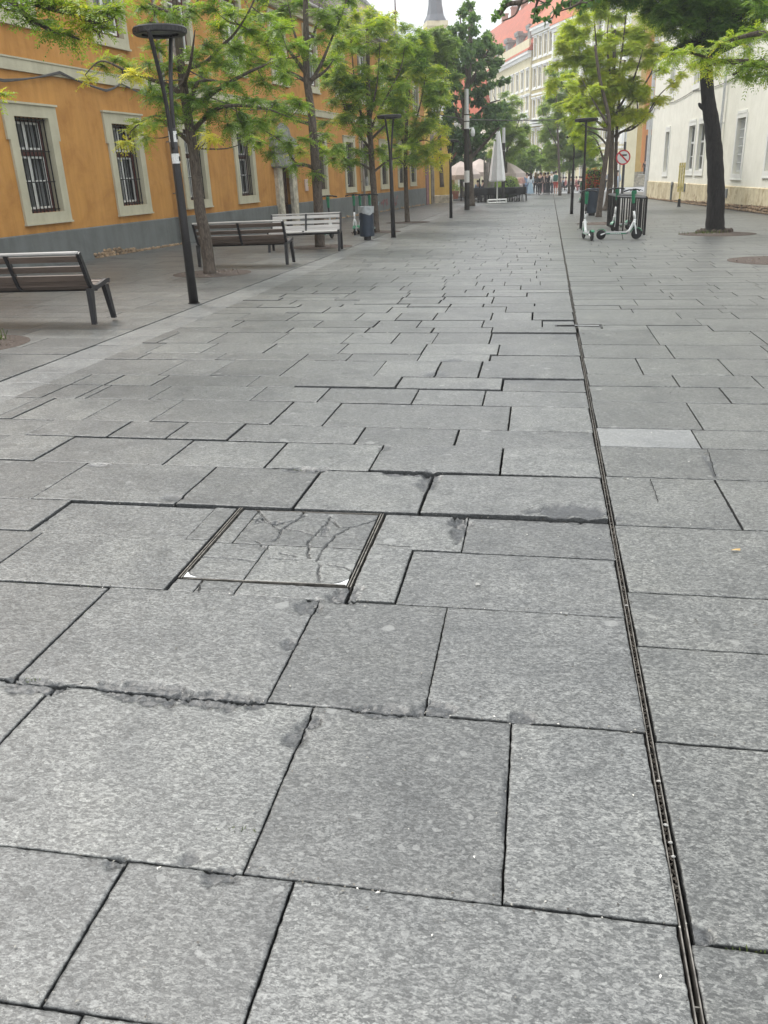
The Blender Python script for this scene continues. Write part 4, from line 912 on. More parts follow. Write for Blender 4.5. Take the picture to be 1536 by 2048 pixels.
# ------------------------------------------------------------------ trees
def fronds(O, D, Ln, nl, ll, lw, droop, tint):
    """compound leaves: N rachises at O along D, nl leaflet pairs each; returns verts, quads, tint"""
    n = len(O); D = D/np.linalg.norm(D, axis=1, keepdims=True); up = np.tile([0, 0, 1.], (n, 1))
    Sd = np.cross(D, up+rng.normal(0, .25, (n, 3))); Sd /= np.linalg.norm(Sd, axis=1, keepdims=True)+1e-6
    ts = (np.arange(nl)+.6)/nl
    base = O[:, None]+D[:, None]*(Ln[:, None]*ts[None])[..., None]; base[..., 2] -= droop*Ln[:, None]*ts[None]**2
    T = D[:, None]+np.zeros((1, nl, 1)); T = T.copy(); T[..., 2] -= 2*droop*ts[None]
    T /= np.linalg.norm(T, axis=2, keepdims=True)
    out = []
    for s in (-1, 1):
        ld = s*Sd[:, None]*.9+T*.45+rng.normal(0, .16, (n, nl, 3)); ld[..., 2] -= .25; ld /= np.linalg.norm(ld, axis=2, keepdims=True)
        l = ll*(Ln[:, None]/Ln.mean())*(1-.45*np.abs(ts[None]-.45))*rng.uniform(.8, 1.2, (n, nl)); w = T*lw*.5
        tip = base+ld*l[..., None]; midp = base+ld*l[..., None]*.5
        out.append(np.stack([base, midp+w, tip, midp-w], 2))
    vs = np.concatenate(out, 1).reshape(-1, 3); q = np.arange(len(vs)).reshape(-1, 4)
    tn = np.repeat(tint, nl*4); tn = np.concatenate([tint[:, None, None]+rng.normal(0, .06, (n, nl*2, 1)).repeat(4, 2)], 0).reshape(-1)
    return vs, q, np.clip(tn, 0, 1)
def leaves(O, size, tint):
    n = len(O); a = rng.normal(0, 1, (n, 3)); a[:, 2] -= .5; a /= np.linalg.norm(a, axis=1, keepdims=True)
    b_ = np.cross(a, rng.normal(0, 1, (n, 3))); b_ /= np.linalg.norm(b_, axis=1, keepdims=True)
    s = size*rng.uniform(.7, 1.3, (n, 1)); q_ = np.stack([O, O+a*s*.5+b_*s*.32, O+a*s, O+a*s*.5-b_*s*.32], 1)
    return q_.reshape(-1, 3), np.arange(4*n).reshape(-1, 4), np.clip(np.repeat(tint+rng.normal(0, .1, n), 4), 0, 1)
def smooth_path(pts, k=5):
    pts = np.array(pts, float); out = []
    for i in range(len(pts)-1):
        p0 = pts[max(i-1, 0)]; p1 = pts[i]; p2 = pts[i+1]; p3 = pts[min(i+2, len(pts)-1)]
        for j in range(k):
            t_ = j/k; out.append(.5*((2*p1)+(-p0+p2)*t_+(2*p0-5*p1+4*p2-p3)*t_*t_+(-p0+3*p1-3*p2+p3)*t_**3))
    out.append(pts[-1]); return np.array(out)
DENS = 1.9
def px_tree(name, label, v, trunk, limbs, clumps, bark='bark', leafm='locust', r_trunk=.1, style='frond', fr=(.2, 7, .036, .013), per=1., tint0=.35, group='street trees', depth=1., flare=1.15, cat='tree', tips=.25, zcut=None, limb_r=.4):
    """trunk / limbs: photo paths at distance v (limb points may carry an extra depth), clumps: (x, y, radius px[, tint[, depth]])"""
    base = G(*trunk[0][:2]) if trunk[0][1] > 380 else at(trunk[0][0], trunk[0][1], v); v = base[1]
    if trunk[0][1] > 380: root = base
    else: root = np.array([base[0], base[1], gz(base[0], base[1])])
    tr = thing(name, label, cat, root, 0, group); mpp = v/F*1.08
    P3 = lambda p: at(p[0], p[1], v+(p[2] if len(p) > 2 else 0))-root
    tp_ = smooth_path([P3(p) for p in trunk], 6); tp_[0][2] -= .05; n = len(tp_); b = MB()
    rr = [r_trunk*(1-.62*(k/(n-1))**1.1)*(1+(flare-1)*math.exp(-k/1.2))*random.uniform(.96, 1.04) for k in range(n)]
    b.tube(tp_, rr, 14); skel = [(q, r_) for q, r_ in zip(tp_[n//3:], rr[n//3:])]
    bt = b.build('trunk', bark, tr, smooth=True); b = MB()
    for lm in limbs:
        pp = smooth_path([P3(p) for p in lm], 5); m_ = len(pp); r0 = r_trunk*limb_r*(1 if len(lm) > 2 else .7)
        rs = [max(.006, r0*(1-.85*k/(m_-1))) for k in range(m_)]; b.tube(pp, rs, 7); skel += [(q, r_) for q, r_ in zip(pp[1:], rs[1:])]
    SK = np.array([q for q, _ in skel]); SR = np.array([r_ for _, r_ in skel])
    O, D, T = [], [], []; Ol, Tl = [], []
    for cl in clumps:
        cx_, cy_, r = cl[:3]; tn = cl[3] if len(cl) > 3 and cl[3] is not None else tint0
        dz = cl[4] if len(cl) > 4 else random.uniform(-1, 1)*depth
        c = at(cx_, cy_, v+dz)-root; rm = r*mpp
        d_ = np.linalg.norm(SK-c, axis=1)+.35*np.maximum(0, SK[:, 2]-c[2]); k = int(np.argmin(d_)); s0 = SK[k]
        midp = (s0+c)/2+np.array([random.gauss(0, .08), random.gauss(0, .08), -.06])*min(1.5, np.linalg.norm(c-s0)); path = smooth_path([s0, midp, c], 4)
        r_b = min(SR[k]*.7, .006+.010*np.linalg.norm(c-s0)); b.tube(path, np.linspace(max(r_b, .006), .004, len(path)), 5, cap=False)
        nt_ = max(4, int(9*per)) ; ax = nrm(c-s0+np.array([0, 0, .1]))
        for _ in range(nt_):
            dd = nrm(rng.normal(0, 1, 3)+ax*.7+np.array([0, 0, -.05])); dd[2] *= .65; L1 = rm*random.uniform(.55, 1.15); st = c-dd*L1*.15
            tw_ = [st, st+dd*L1*.5+np.array([0, 0, .05*L1]), st+dd*L1]; b.tube(tw_, [.006, .004, .002], 4, cap=False)
            if style == 'frond':
                nf = max(4, int(L1/.034*per*DENS))
                for j in range(nf):
                    q = (j+.5)/nf; o = st+dd*L1*q+np.array([0, 0, .05*L1*math.sin(PI*q)]); az = random.random()*2*PI
                    d2 = nrm(dd*.7+np.array([math.cos(az), math.sin(az), random.uniform(-.5, .5)])*.9)
                    O.append(o); D.append(d2); T.append(tn+random.gauss(0, .09)+(tips*(q-.3) if q > .5 else 0)+(.3 if random.random() < .03 else 0))
            else:
                nf = max(4, int(L1/.03*per)); qs = rng.random(nf)
                for q in qs: Ol.append(st+dd*L1*q+rng.normal(0, .10, 3)*min(1, L1*1.2)); Tl.append(tn+random.gauss(0, .12))
    b.build('limbs', bark, tr, smooth=True)
    if style == 'frond' and O:
        O = np.array(O); D = np.array(D); Ln = fr[0]*rng.uniform(.65, 1.25, len(O)); vs, q, tn = fronds(O, D, Ln, fr[1], fr[2], fr[3], .33, np.array(T))
    else: vs, q, tn = leaves(np.array(Ol), fr[0], np.array(Tl))
    npmesh('crown', vs, q, leafm, tr, {'tint': tn}); return tr
def blob(cx_, cy_, rx, ry, n, r, tn=None, shape=None, edge=.2, dep=None):
    out = []
    while len(out) < n:
        a, d = random.random()*2*PI, random.random()**.5
        x, y = cx_+rx*d*math.cos(a), cy_+ry*d*math.sin(a)
        if shape and not shape(x, y): continue
        out.append((x, y, r*random.uniform(.7, 1.25), (tn+random.gauss(0, .12)) if tn is not None else None)+((random.uniform(-1, 1)*dep,) if dep else ()))
    return out
GR = 'young street trees along the orange building'
# tree 0: trunk outside the frame at the left, twigs hang into the top left corner
px_tree('locust_tree', 'nearest locust whose twigs hang into the upper left corner', 8.4, [(-60, 700), (-95, 400), (-120, 200), (-140, -40), (-150, -250)],
        [[(-120, 200), (-60, -40), (0, -30), (53, 0), (105, 18), (148, 29), (174, 45), (197, 68), (200, 76)], [(-120, 100), (-40, -20), (20, 0), (49, 29), (94, 57), (117, 64), (162, 80)], [(-130, 150), (-60, 190), (-10, 188)], [(-130, 0), (0, -90), (120, -120)], [(174, 45), (200, 42), (225, 38)]],
        [(55, 10, 22), (85, 12, 24, .5, 0), (110, 5, 26, .5, 0), (135, 8, 24, .6, 0), (160, 20, 22, .6, 0), (180, 30, 18, .6, 0), (215, 28, 20, .5, 0), (232, 20, 15, .5, 0), (205, 58, 14, .5, 0), (95, 40, 12), (118, 68, 16, .3, 0), (145, 72, 15, .3, 0), (172, 58, 10, .7, 0), (35, 22, 12), (60, 45, 8, .3, 0), (-4, 190, 12, .6, 0), (2, 10, 12), (130, -40, 40), (60, -60, 40), (200, -60, 40), (0, -80, 50), (-80, -60, 60)],
        r_trunk=.10, fr=(.19, 8, .04, .018), per=.85, group=GR, depth=.3)
# tree 1
px_tree('locust_tree', 'slim locust with trunk in front of the near bench, crown by the nearest lamp', 15.2, [(420, 548), (410, 470), (400, 420), (390, 330), (376, 235), (364, 150), (356, 70), (350, 0), (340, -120)],
        [[(364, 150), (372, 137), (410, 125), (440, 95), (474, 61), (508, 0), (520, -60)], [(358, 80), (370, 45), (396, 0), (400, -60)], [(358, 60), (345, 30), (325, 20), (291, 0), (270, -40)], [(376, 220), (390, 175), (403, 162), (437, 163), (446, 182)], [(392, 300), (369, 276), (338, 250), (325, 233), (295, 236), (262, 262)],
         [(366, 190), (335, 170), (305, 160), (254, 142), (203, 122), (170, 150)], [(384, 262), (440, 215), (520, 215), (580, 235)], [(376, 225), (450, 170), (530, 130), (600, 112)], [(366, 170, 0), (380, 130, -1.2), (390, 60, -1.8)], [(366, 170, 0), (350, 110, 1.2), (340, 40, 1.8)]],
        [(178, 158, 16, .85), (205, 130, 20, .5), (230, 122, 22, .45), (255, 135, 18, .4), (275, 152, 20, .9), (262, 152, 16, .85), (295, 128, 24), (300, 175, 22, .2), (322, 195, 26, .25), (350, 180, 30, .25), (385, 200, 34, .2), (345, 230, 24, .3), (415, 225, 34, .22), (450, 205, 34, .22), (480, 225, 32, .25), (420, 180, 30, .25), (385, 165, 26, .25), (455, 165, 28, .3),
         (345, 140, 28, .35), (320, 100, 24, .4), (385, 120, 28, .4), (410, 90, 30, .4), (440, 60, 30, .4), (470, 100, 30, .35), (500, 130, 30, .35), (530, 165, 30, .35), (505, 200, 30, .3), (545, 205, 26, .35), (575, 228, 22, .4), (600, 210, 16), (490, 250, 26, .3), (455, 250, 24, .3), (520, 245, 22, .35), (500, 280, 14, .4),
         (430, 20, 30), (460, 30, 28, .5), (500, 60, 30, .45), (535, 90, 28, .45), (565, 120, 22, .45), (570, 150, 22), (380, 20, 26), (345, 30, 24), (315, 15, 26), (300, 45, 22), (285, 15, 18), (560, 60, 22), (590, 95, 18), (525, 30, 28), (480, -20, 34), (420, -30, 34), (360, -40, 34), (300, -40, 34), (540, -30, 30),
         (275, 245, 16, .6), (300, 250, 16, .55), (255, 285, 14, .85), (262, 262, 14, .7), (318, 240, 16, .4), (295, 275, 14, .6), (415, 268, 12, .95), (425, 278, 9, .95), (395, 258, 14, .5), (380, 240, 20, .3), (350, 205, 24, .2), (400, 145, 26), (440, 130, 26)],
        r_trunk=.115, fr=(.22, 8, .048, .023), per=.85, group=GR, depth=.9)
# tree 2
px_tree('locust_tree', 'locust rising behind the pale slatted bench with a forked upper trunk', 21.2, [(640, 495), (637, 420), (631, 330), (624, 240), (618, 190), (613, 150), (612, 60), (611, 0), (610, -110)],
        [[(617, 172), (640, 132), (660, 85), (690, 10), (695, -40)], [(614, 150), (585, 110), (560, 80), (510, 40), (490, 0)], [(633, 338), (612, 330), (590, 325), (565, 285), (530, 262)], [(626, 250), (605, 244), (585, 240), (560, 222)], [(616, 165), (590, 150), (560, 135), (520, 118), (470, 90)], [(613, 130), (590, 70), (575, 0)], [(622, 160), (650, 142), (668, 118)], [(612, 100), (630, 60), (640, 0)]],
        [(470, 90, 22), (495, 100, 20), (520, 75, 22), (545, 100, 22), (560, 70, 24), (530, 130, 18), (580, 50, 26), (600, 90, 22), (560, 20, 26), (500, 30, 24), (530, 0, 26), (600, 10, 28), (640, 30, 26), (660, 60, 22), (640, 80, 20), (625, 120, 16), (675, 30, 22), (690, 0, 24), (650, -20, 30), (600, -50, 34), (550, -40, 30), (500, -30, 26), (670, 120, 12), (590, 130, 18), (570, 155, 18), (645, 130, 12), (585, 200, 14), (600, 208, 12),
         (565, 220, 18), (548, 240, 20), (530, 255, 20), (555, 275, 22), (580, 290, 20), (600, 305, 18, .6), (590, 330, 12), (615, 280, 14), (520, 285, 18), (545, 305, 16), (500, 262, 18), (645, 305, 16, .5), (665, 318, 14), (672, 290, 16), (650, 270, 14), (505, 240, 16), (480, 235, 16), (630, 345, 9), (485, 60, 22), (465, 130, 20), (440, 110, 22)],
        r_trunk=.125, fr=(.25, 7, .058, .029), per=.8, group=GR, depth=.9)
sh3 = lambda x, y: not (700 < x < 760 and y > 215 and y < 290 and random.random() < .5)
px_tree('locust_tree', 'bushy yellow-green locust behind the navy litter bin', 27.1, [(752, 465), (749, 400), (744, 330), (740, 260), (737, 200), (736, 120), (735, 40)],
        [[(742, 300), (700, 240), (670, 160), (650, 110)], [(740, 260), (770, 200), (800, 140), (810, 90)], [(742, 290), (715, 200), (705, 120), (700, 60)], [(744, 340), (715, 325), (690, 318)], [(746, 345), (775, 322), (800, 315)], [(740, 240), (755, 160), (760, 80)], [(741, 280), (790, 230), (830, 190)]],
        blob(745, 120, 90, 85, 34, 18, .45, sh3)+blob(730, 200, 75, 60, 20, 16, .4, sh3)+[(690, 318, 14, .35), (705, 325, 12, .3), (675, 305, 12, .3), (715, 300, 14, .3), (780, 318, 14, .4), (765, 300, 14, .4), (800, 300, 14, .55), (735, 305, 10, .3), (650, 245, 10), (665, 200, 12), (660, 150, 14), (655, 165, 12), (690, 50, 16, .6), (710, 30, 16, .65), (740, 30, 16, .6), (680, 80, 16, .7), (700, 90, 18, .7), (770, 50, 16, .55)],
        r_trunk=.11, fr=(.29, 6, .075, .038), per=.85, tint0=.4, group=GR, depth=1.1)
px_tree('locust_tree', 'yellow tipped locust between the second and third lamps on the left', 33.1, [(815, 445), (813, 400), (811, 340), (812, 280), (815, 200), (818, 100)],
        [[(812, 300), (790, 240), (780, 170), (770, 120)], [(812, 290), (835, 230), (850, 160), (855, 110)], [(812, 300), (845, 280), (870, 290)], [(813, 260), (820, 160), (822, 90)], [(811, 330), (790, 315), (775, 322)]],
        blob(825, 170, 62, 100, 46, 17, .42)+blob(835, 270, 48, 45, 22, 14, .5)+[(870, 300, 12, .85), (880, 285, 12, .85), (872, 325, 9, .8), (850, 325, 11, .7), (830, 320, 11, .6), (862, 255, 12, .8), (790, 310, 12, .35), (785, 290, 12), (800, 325, 9, .6), (885, 310, 9, .85), (890, 260, 10, .7), (810, 55, 13), (840, 65, 12)],
        r_trunk=.10, fr=(.29, 5, .08, .042), per=.85, tint0=.42, group=GR, depth=1.1)
# far left and middle trees
GM = 'trees in the middle distance'
px_tree('locust_tree', 'hazy grey green locust between the yellow pier and the dark tree', 44, [(884, 372), (880, 300), (874, 200), (870, 110)],
        [[(880, 260), (860, 180), (855, 110)], [(876, 240), (890, 170), (895, 100)]], blob(872, 130, 42, 70, 34, 15, .3)+[(862, 66, 10), (878, 60, 10), (890, 70, 10), (868, 85, 12), (885, 88, 12), (852, 80, 10)], r_trunk=.10, fr=(.34, 5, .10, .05), per=.8, group=GM, depth=1.2, leafm='midleaf')
px_tree('broadleaf_tree', 'tall dark broadleaf tree behind the tall pole on the left', 51, [(940, 412), (938, 360), (935, 300), (930, 240), (936, 160), (940, 80), (942, 20)],
        [[(932, 260), (900, 200), (890, 150)], [(934, 240), (905, 120), (900, 90)], [(936, 180), (965, 120), (985, 90)], [(933, 250), (975, 210), (1000, 200)], [(936, 150), (925, 80), (920, 30)], [(934, 300), (900, 270), (885, 262)], [(938, 320), (985, 270), (1010, 240)]],
        [(940, 10, 15, .6), (928, 25, 15, .55), (945, 35, 15, .55), (925, 55, 18), (948, 60, 17, .5), (905, 60, 12, .6), (903, 85, 18), (925, 90, 20), (955, 85, 18), (975, 78, 12), (985, 95, 15), (965, 108, 17), (1000, 100, 7), (935, 118, 20), (908, 115, 18), (890, 100, 14), (895, 145, 18, .3), (930, 145, 17, .3), (960, 130, 14), (950, 160, 16, .3), (915, 170, 18, .25), (905, 195, 14, .3), (935, 185, 17, .25), (970, 180, 16, .3), (1000, 165, 11), (985, 170, 12), (960, 205, 20, .3), (985, 215, 17, .35), (1005, 212, 11), (900, 215, 14, .2), (920, 235, 20, .25), (950, 238, 20, .3), (975, 240, 20, .3), (1000, 238, 14, .4), (895, 250, 16, .2), (910, 265, 18, .1), (930, 275, 20, .1), (955, 268, 18, .25), (980, 265, 14, .35), (905, 290, 15, .1), (925, 300, 17, .05), (945, 302, 17, .1), (960, 290, 14, .2), (905, 235, 14), (885, 130, 12), (968, 150, 12, .4), (1015, 160, 5)]+blob(945, 115, 60, 62, 40, 9, .5)+blob(945, 240, 75, 55, 26, 12, .3),
        bark='bark', leafm='darkleaf', style='leaf', fr=(.20,), r_trunk=.28, per=1.5, tint0=.5, group=GM, depth=1.8)
px_tree('broadleaf_tree', 'shadowy background tree low behind the timber canopy', 63, [(925, 392), (922, 350), (920, 310)], [[(921, 330), (905, 310)], [(921, 330), (940, 310)]],
        blob(925, 325, 36, 26, 26, 10, .12)+blob(960, 310, 26, 24, 16, 10, .15)+blob(910, 350, 20, 14, 8, 7, .05), leafm='darkleaf', style='leaf', fr=(.24,), r_trunk=.2, per=1.6, group=GM, depth=2.2)
px_tree('young_tree', 'green tree right behind the closed white parasol and pole', 58.5, [(1013, 398), (1012, 350), (1014, 300), (1020, 240)],
        [[(1013, 320), (1000, 280), (990, 250)], [(1014, 300), (1035, 250), (1045, 220)], [(1014, 310), (1035, 290), (1050, 280)]],
        blob(1020, 255, 36, 50, 42, 11, .5)+blob(1003, 300, 26, 28, 20, 10, .55)+[(1030, 195, 9, .6), (1040, 205, 9, .6), (1046, 230, 8), (1012, 190, 9)], leafm='midleaf', style='frond', fr=(.34, 4, .12, .05), r_trunk=.12, per=.85, group=GM, depth=1.6)
px_tree('young_tree', 'row tree above the walking group, left of the far lamp', 88, [(1083, 383), (1082, 350), (1083, 300)], [[(1082, 340), (1060, 310)], [(1082, 340), (1105, 310)]],
        blob(1075, 312, 52, 24, 42, 10, .4)+blob(1050, 330, 30, 14, 16, 8, .35), leafm='midleaf', style='leaf', fr=(.30,), r_trunk=.14, per=1.5, group=GM, depth=3)
px_tree('young_tree', 'tree standing behind the right far lamp with a pale trunk', 75, [(1138, 387), (1139, 340), (1142, 290), (1145, 230)], [[(1140, 320), (1115, 280), (1105, 250)], [(1141, 310), (1165, 270), (1180, 250)], [(1143, 270), (1130, 220)]],
        blob(1140, 270, 52, 48, 52, 11, .5)+blob(1120, 315, 40, 24, 24, 10, .45)+blob(1175, 310, 30, 26, 16, 9, .35)+blob(1110, 220, 25, 30, 12, 10, .6), leafm='midleaf', style='frond', fr=(.40, 4, .15, .06), r_trunk=.13, per=.8, group=GM, depth=2)
px_tree('broadleaf_tree', 'mid green tree whose crown overlaps the ochre house front', 66, [(1120, 391), (1118, 330), (1115, 250), (1112, 170)], [[(1118, 300), (1090, 240), (1080, 190)], [(1116, 260), (1135, 190), (1140, 130)]],
        blob(1125, 185, 36, 60, 26, 11, .5, lambda x, y: x > 1088)+[(1098, 165, 7), (1090, 215, 7), (1086, 240, 7), (1100, 240, 9)], leafm='midleaf', style='frond', fr=(.36, 4, .13, .055), r_trunk=.12, per=.8, group=GM, depth=1.6)
px_tree('broadleaf_tree', 'small dark tree at the far end behind the seated crowd', 118, [(1210, 374), (1210, 340)], [[(1210, 345), (1200, 320)]], blob(1195, 318, 35, 22, 24, 9, .2)+blob(1050, 335, 30, 12, 12, 7, .1), leafm='darkleaf', style='leaf', fr=(.4,), r_trunk=.15, per=1.2, group=GM, depth=3)
# right hand trees
GRT = 'trees on the right by the scooters'
px_tree('locust_tree', 'broad yellow-green vase shaped locust with flared double trunk beside the rack', 39, [(1213, 421), (1219, 380), (1222, 330), (1224, 270), (1226, 200), (1228, 120), (1230, 60)],
        [[(1224, 270), (1190, 200), (1165, 130), (1150, 70), (1145, 30)], [(1225, 250), (1200, 150), (1190, 60), (1185, 0)], [(1226, 220), (1240, 130), (1250, 50), (1255, 0)], [(1225, 240), (1262, 170), (1285, 100), (1290, 40)], [(1224, 255), (1275, 190), (1305, 140), (1320, 90)], [(1227, 200), (1215, 100), (1218, 20)], [(1224, 268), (1180, 230), (1140, 190), (1115, 150)], [(1224, 275), (1290, 235), (1315, 200)],
         [(1232, 285), (1240, 265), (1265, 258), (1290, 235), (1315, 195), (1345, 165), (1385, 125)], [(1265, 258), (1275, 220), (1270, 180)], [(1222, 300), (1195, 270), (1165, 258)]],
        blob(1225, 90, 96, 98, 66, 16, .5)+blob(1220, 195, 88, 55, 42, 14, .5)+[(1130, 60, 16, .6), (1122, 90, 14, .6), (1115, 130, 15, .6), (1108, 165, 14, .55), (1100, 180, 10, .6), (1125, 205, 15, .4), (1140, 240, 14, .4), (1160, 262, 14, .4), (1175, 282, 12, .35), (1240, 235, 14, .7), (1262, 225, 12, .7), (1290, 225, 10, .75), (1310, 205, 11, .75), (1325, 195, 9, .75), (1345, 168, 8, .75), (1360, 150, 8, .7), (1385, 130, 9, .7), (1318, 60, 16, .55), (1330, 100, 14, .5), (1320, 140, 12, .5), (1300, 30, 16, .5), (1200, 10, 18), (1240, -10, 20), (1280, -5, 20), (1160, 10, 18)],
        leafm='lime', r_trunk=.14, fr=(.30, 6, .085, .042), per=.95, tint0=.5, group=GRT, depth=1.6, flare=1.9, limb_r=.42, tips=.15)
px_tree('locust_tree', 'thin leaning locust stem right of the navy bin on the right', 34.5, [(1197, 434), (1201, 400), (1207, 350), (1214, 300), (1218, 240), (1200, 160), (1190, 90)],
        [[(1216, 260), (1180, 255), (1150, 240)], [(1216, 250), (1180, 190), (1160, 150)], [(1210, 330), (1195, 285), (1180, 270)]],
        [(1150, 235, 15, .4), (1165, 250, 15, .35), (1180, 225, 16, .4), (1160, 200, 15, .45), (1145, 170, 15, .5), (1135, 150, 12, .5), (1185, 180, 16), (1170, 285, 12, .35), (1155, 275, 12, .35), (1190, 300, 10, .35), (1140, 215, 12)],
        leafm='lime', r_trunk=.115, fr=(.28, 6, .08, .04), per=.852, tint0=.5, group=GRT, depth=.8)
px_tree('locust_tree', 'straight pale stem standing just behind the black rack', 37, [(1229, 420), (1231, 370), (1232, 300), (1236, 220), (1250, 120)], [[(1234, 250), (1260, 200)]], [(1255, 180, 16, .6), (1240, 150, 15, .5), (1265, 130, 16, .5)],
        leafm='lime', r_trunk=.10, fr=(.28, 6, .08, .04), per=.85, tint0=.5, group=GRT, depth=.5)
px_tree('locust_tree', 'thick black-barked locust in front of the white building', 25, [(1430, 465), (1430, 440), (1432, 390), (1430, 320), (1424, 250), (1417, 205), (1413, 150), (1414, 80), (1416, 0), (1420, -120)],
        [[(1415, 125), (1440, 100), (1456, 75), (1466, 30), (1475, -40)], [(1416, 40), (1370, 10), (1330, -20)], [(1416, 20), (1380, 60), (1340, 60)], [(1466, 40), (1500, 20), (1536, 0)], [(1440, 100), (1480, 85), (1530, 62)], [(1414, 70), (1370, 95), (1340, 100)], [(1414, 218), (1402, 212), (1397, 206)], [(1416, 30), (1300, -10), (1200, -20), (1120, 10)]],
        blob(1420, 8, 130, 34, 44, 20, .1)+blob(1440, 55, 80, 24, 22, 15, .12)+blob(1240, -30, 100, 26, 24, 15, .12)+blob(1420, -70, 180, 60, 30, 30, .15)+[(1345, 58, 16, .15), (1370, 75, 14, .1), (1330, 35, 18, .1), (1300, 20, 18, .15), (1385, 45, 15, .1), (1150, 4, 11, .12), (1175, 2, 13, .12), (1500, 40, 18, .15), (1525, 30, 18, .2), (1400, 88, 11, .2), (1360, 92, 10, .3)],
        bark='bark_dark', leafm='locust', r_trunk=.25, fr=(.24, 7, .062, .028), per=1.0, tint0=.12, group=GRT, depth=1.0, flare=1.25, limb_r=.42, tips=.1)
# sprays of the neighbouring tree reaching in from the right edge
px_tree('locust_tree', 'off-frame locust reaching light green sprays in from the right edge', 16.7, [(1600, 545), (1610, 400), (1620, 200), (1620, 0), (1610, -150)],
        [[(1618, 150), (1560, 140), (1500, 125), (1440, 122), (1390, 108), (1345, 108)], [(1618, 120), (1540, 70), (1480, 75), (1430, 95)], [(1618, 60), (1560, 20), (1500, 10)], [(1500, 125), (1480, 140), (1465, 150)], [(1610, -60), (1400, -90), (1200, -60), (1080, -10), (1035, 12)], [(1610, -60), (1300, -130), (1080, -60)]],
        [(1345, 108, 10, .55), (1365, 108, 12, .55), (1385, 105, 13, .5), (1405, 118, 14, .55), (1425, 125, 14, .6), (1420, 142, 11, .65), (1445, 120, 14, .55), (1465, 128, 14, .45), (1485, 135, 14, .4), (1505, 130, 14, .4), (1495, 150, 10, .35), (1480, 155, 8, .35), (1525, 120, 15, .4), (1440, 90, 12, .55), (1465, 78, 13, .5), (1490, 70, 14, .45), (1515, 62, 15, .45), (1535, 70, 16, .45), (1500, 95, 11, .5), (1530, 15, 16, .2), (1510, 0, 18, .2), (1345, 122, 8, .5), (1536, 150, 12, .4), (1520, 145, 9, .4)],
        leafm='locust', r_trunk=.16, fr=(.21, 8, .046, .019), per=.85, tint0=.45, group=GRT, depth=.4)
px_tree('broadleaf_tree', 'large leaved overhanging tree, only its hanging twigs show at the top centre', 12, [(1750, 700), (1760, 300), (1700, -50), (1600, -200)],
        [[(1600, -200), (1300, -160), (1120, -80), (1060, -30), (1042, 5), (1030, 30), (1005, 42)], [(1120, -80), (1080, -10), (1068, 30)], [(1300, -160), (1180, -40), (1160, 5), (1110, 25)], [(1042, 5), (1015, 10), (1000, 30), (985, 40)]],
        [(1000, 22, 6, .5), (1006, 10, 6, .5), (1016, 0, 6, .5), (990, 32, 5, .6), (1070, 36, 5, .3), (1076, 20, 6, .3), (1090, 6, 8, .3), (1110, 22, 8, .25), (1122, 12, 10, .2), (1140, 4, 12, .2), (1060, -6, 7, .4), (1160, 8, 12, .2), (1185, 0, 14, .2), (1094, 40, 4, .3)],
        leafm='darkleaf', style='leaf', fr=(.055,), r_trunk=.2, per=.36, tint0=.4, group=GRT, depth=.15, limb_r=.12)
# soil beds
def soil(px, py, ru, rv, label):
    p = G(px, py); vs = [(0, 0, .012)]; n = 40; fs = []
    for ring_ in (0.35, .7, 1.):
        for k in range(n):
            a = 2*PI*k/n; r = ring_*(1+.02*random.random()); vs.append((ru*r*math.cos(a), rv*r*math.sin(a), .007+(.014*(1-ring_)+random.uniform(0, .006) if ring_ < 1 else -.004)))
    fs = [(0, 1+k, 1+(k+1) % n) for k in range(n)]
    for q in range(2): fs += [(1+q*n+k, 1+(q+1)*n+k, 1+(q+1)*n+(k+1) % n, 1+q*n+(k+1) % n) for k in range(n)]
    vs = [(x, y, z+gz(p[0]+x, p[1]+y)-p[2]) for x, y, z in vs]
    b = MB(); b.add(vs, fs); o = b.build('soil_bed', 'soil', loc=tuple(p)); o['kind'] = 'structure'
    vs = []; tn = []
    for _ in range(90):
        a, r = random.random()*2*PI, random.random()**.5; x, y = p[0]+ru*.9*r*math.cos(a), p[1]+rv*.9*r*math.sin(a); s = random.uniform(.006, .022)
        c = np.array([x, y, gz(x, y)+.016]); d = rng.normal(0, 1, 3); d[2] = abs(d[2])*.3; d = nrm(d)*s; e_ = np.cross(d, [0, 0, 1])*.6
        vs += [c-d, c+e_, c+d+np.array([0, 0, s*.4]), c-e_+np.array([0, 0, s*.5])]; tn += [random.random()]*4
    o = npmesh('soil_litter', np.array(vs), np.arange(len(vs)).reshape(-1, 4), 'litter', attrs={'tint': tn}); o['kind'] = 'stuff'; o['label'] = label
M['soil'] = simple('soil_gravel', (.068, .050, .040), .95, var=.55, scale=35, bump=.8, bscale=80)
M['litter'] = leaf_mat('soil_litter', [(0, (.05, .03, .02)), (.6, (.16, .12, .09)), (1, (.3, .28, .24))], .05)
soil(425, 547, .72, .72, 'stone crumbs on the soil around the tree by the nearest lamp'); soil(642, 494, .8, .8, 'crumbs on the soil bed under the pale bench')
soil(-62, 690, .62, .62, 'crumbs on the soil bed cut by the left edge'); soil(752, 464, .8, .8, 'crumbs on the soil behind the left litter bin'); soil(816, 445, .85, .85, 'crumbs on the soil between second and third lamps')
soil(1434, 468, .95, .95, 'crumbs and roots soil around the black-barked tree'); soil(1555, 521, .85, .85, 'crumbs on the reddish soil bed at the right edge'); soil(1208, 447, .9, .9, 'crumbs on the soil beside the black rack')
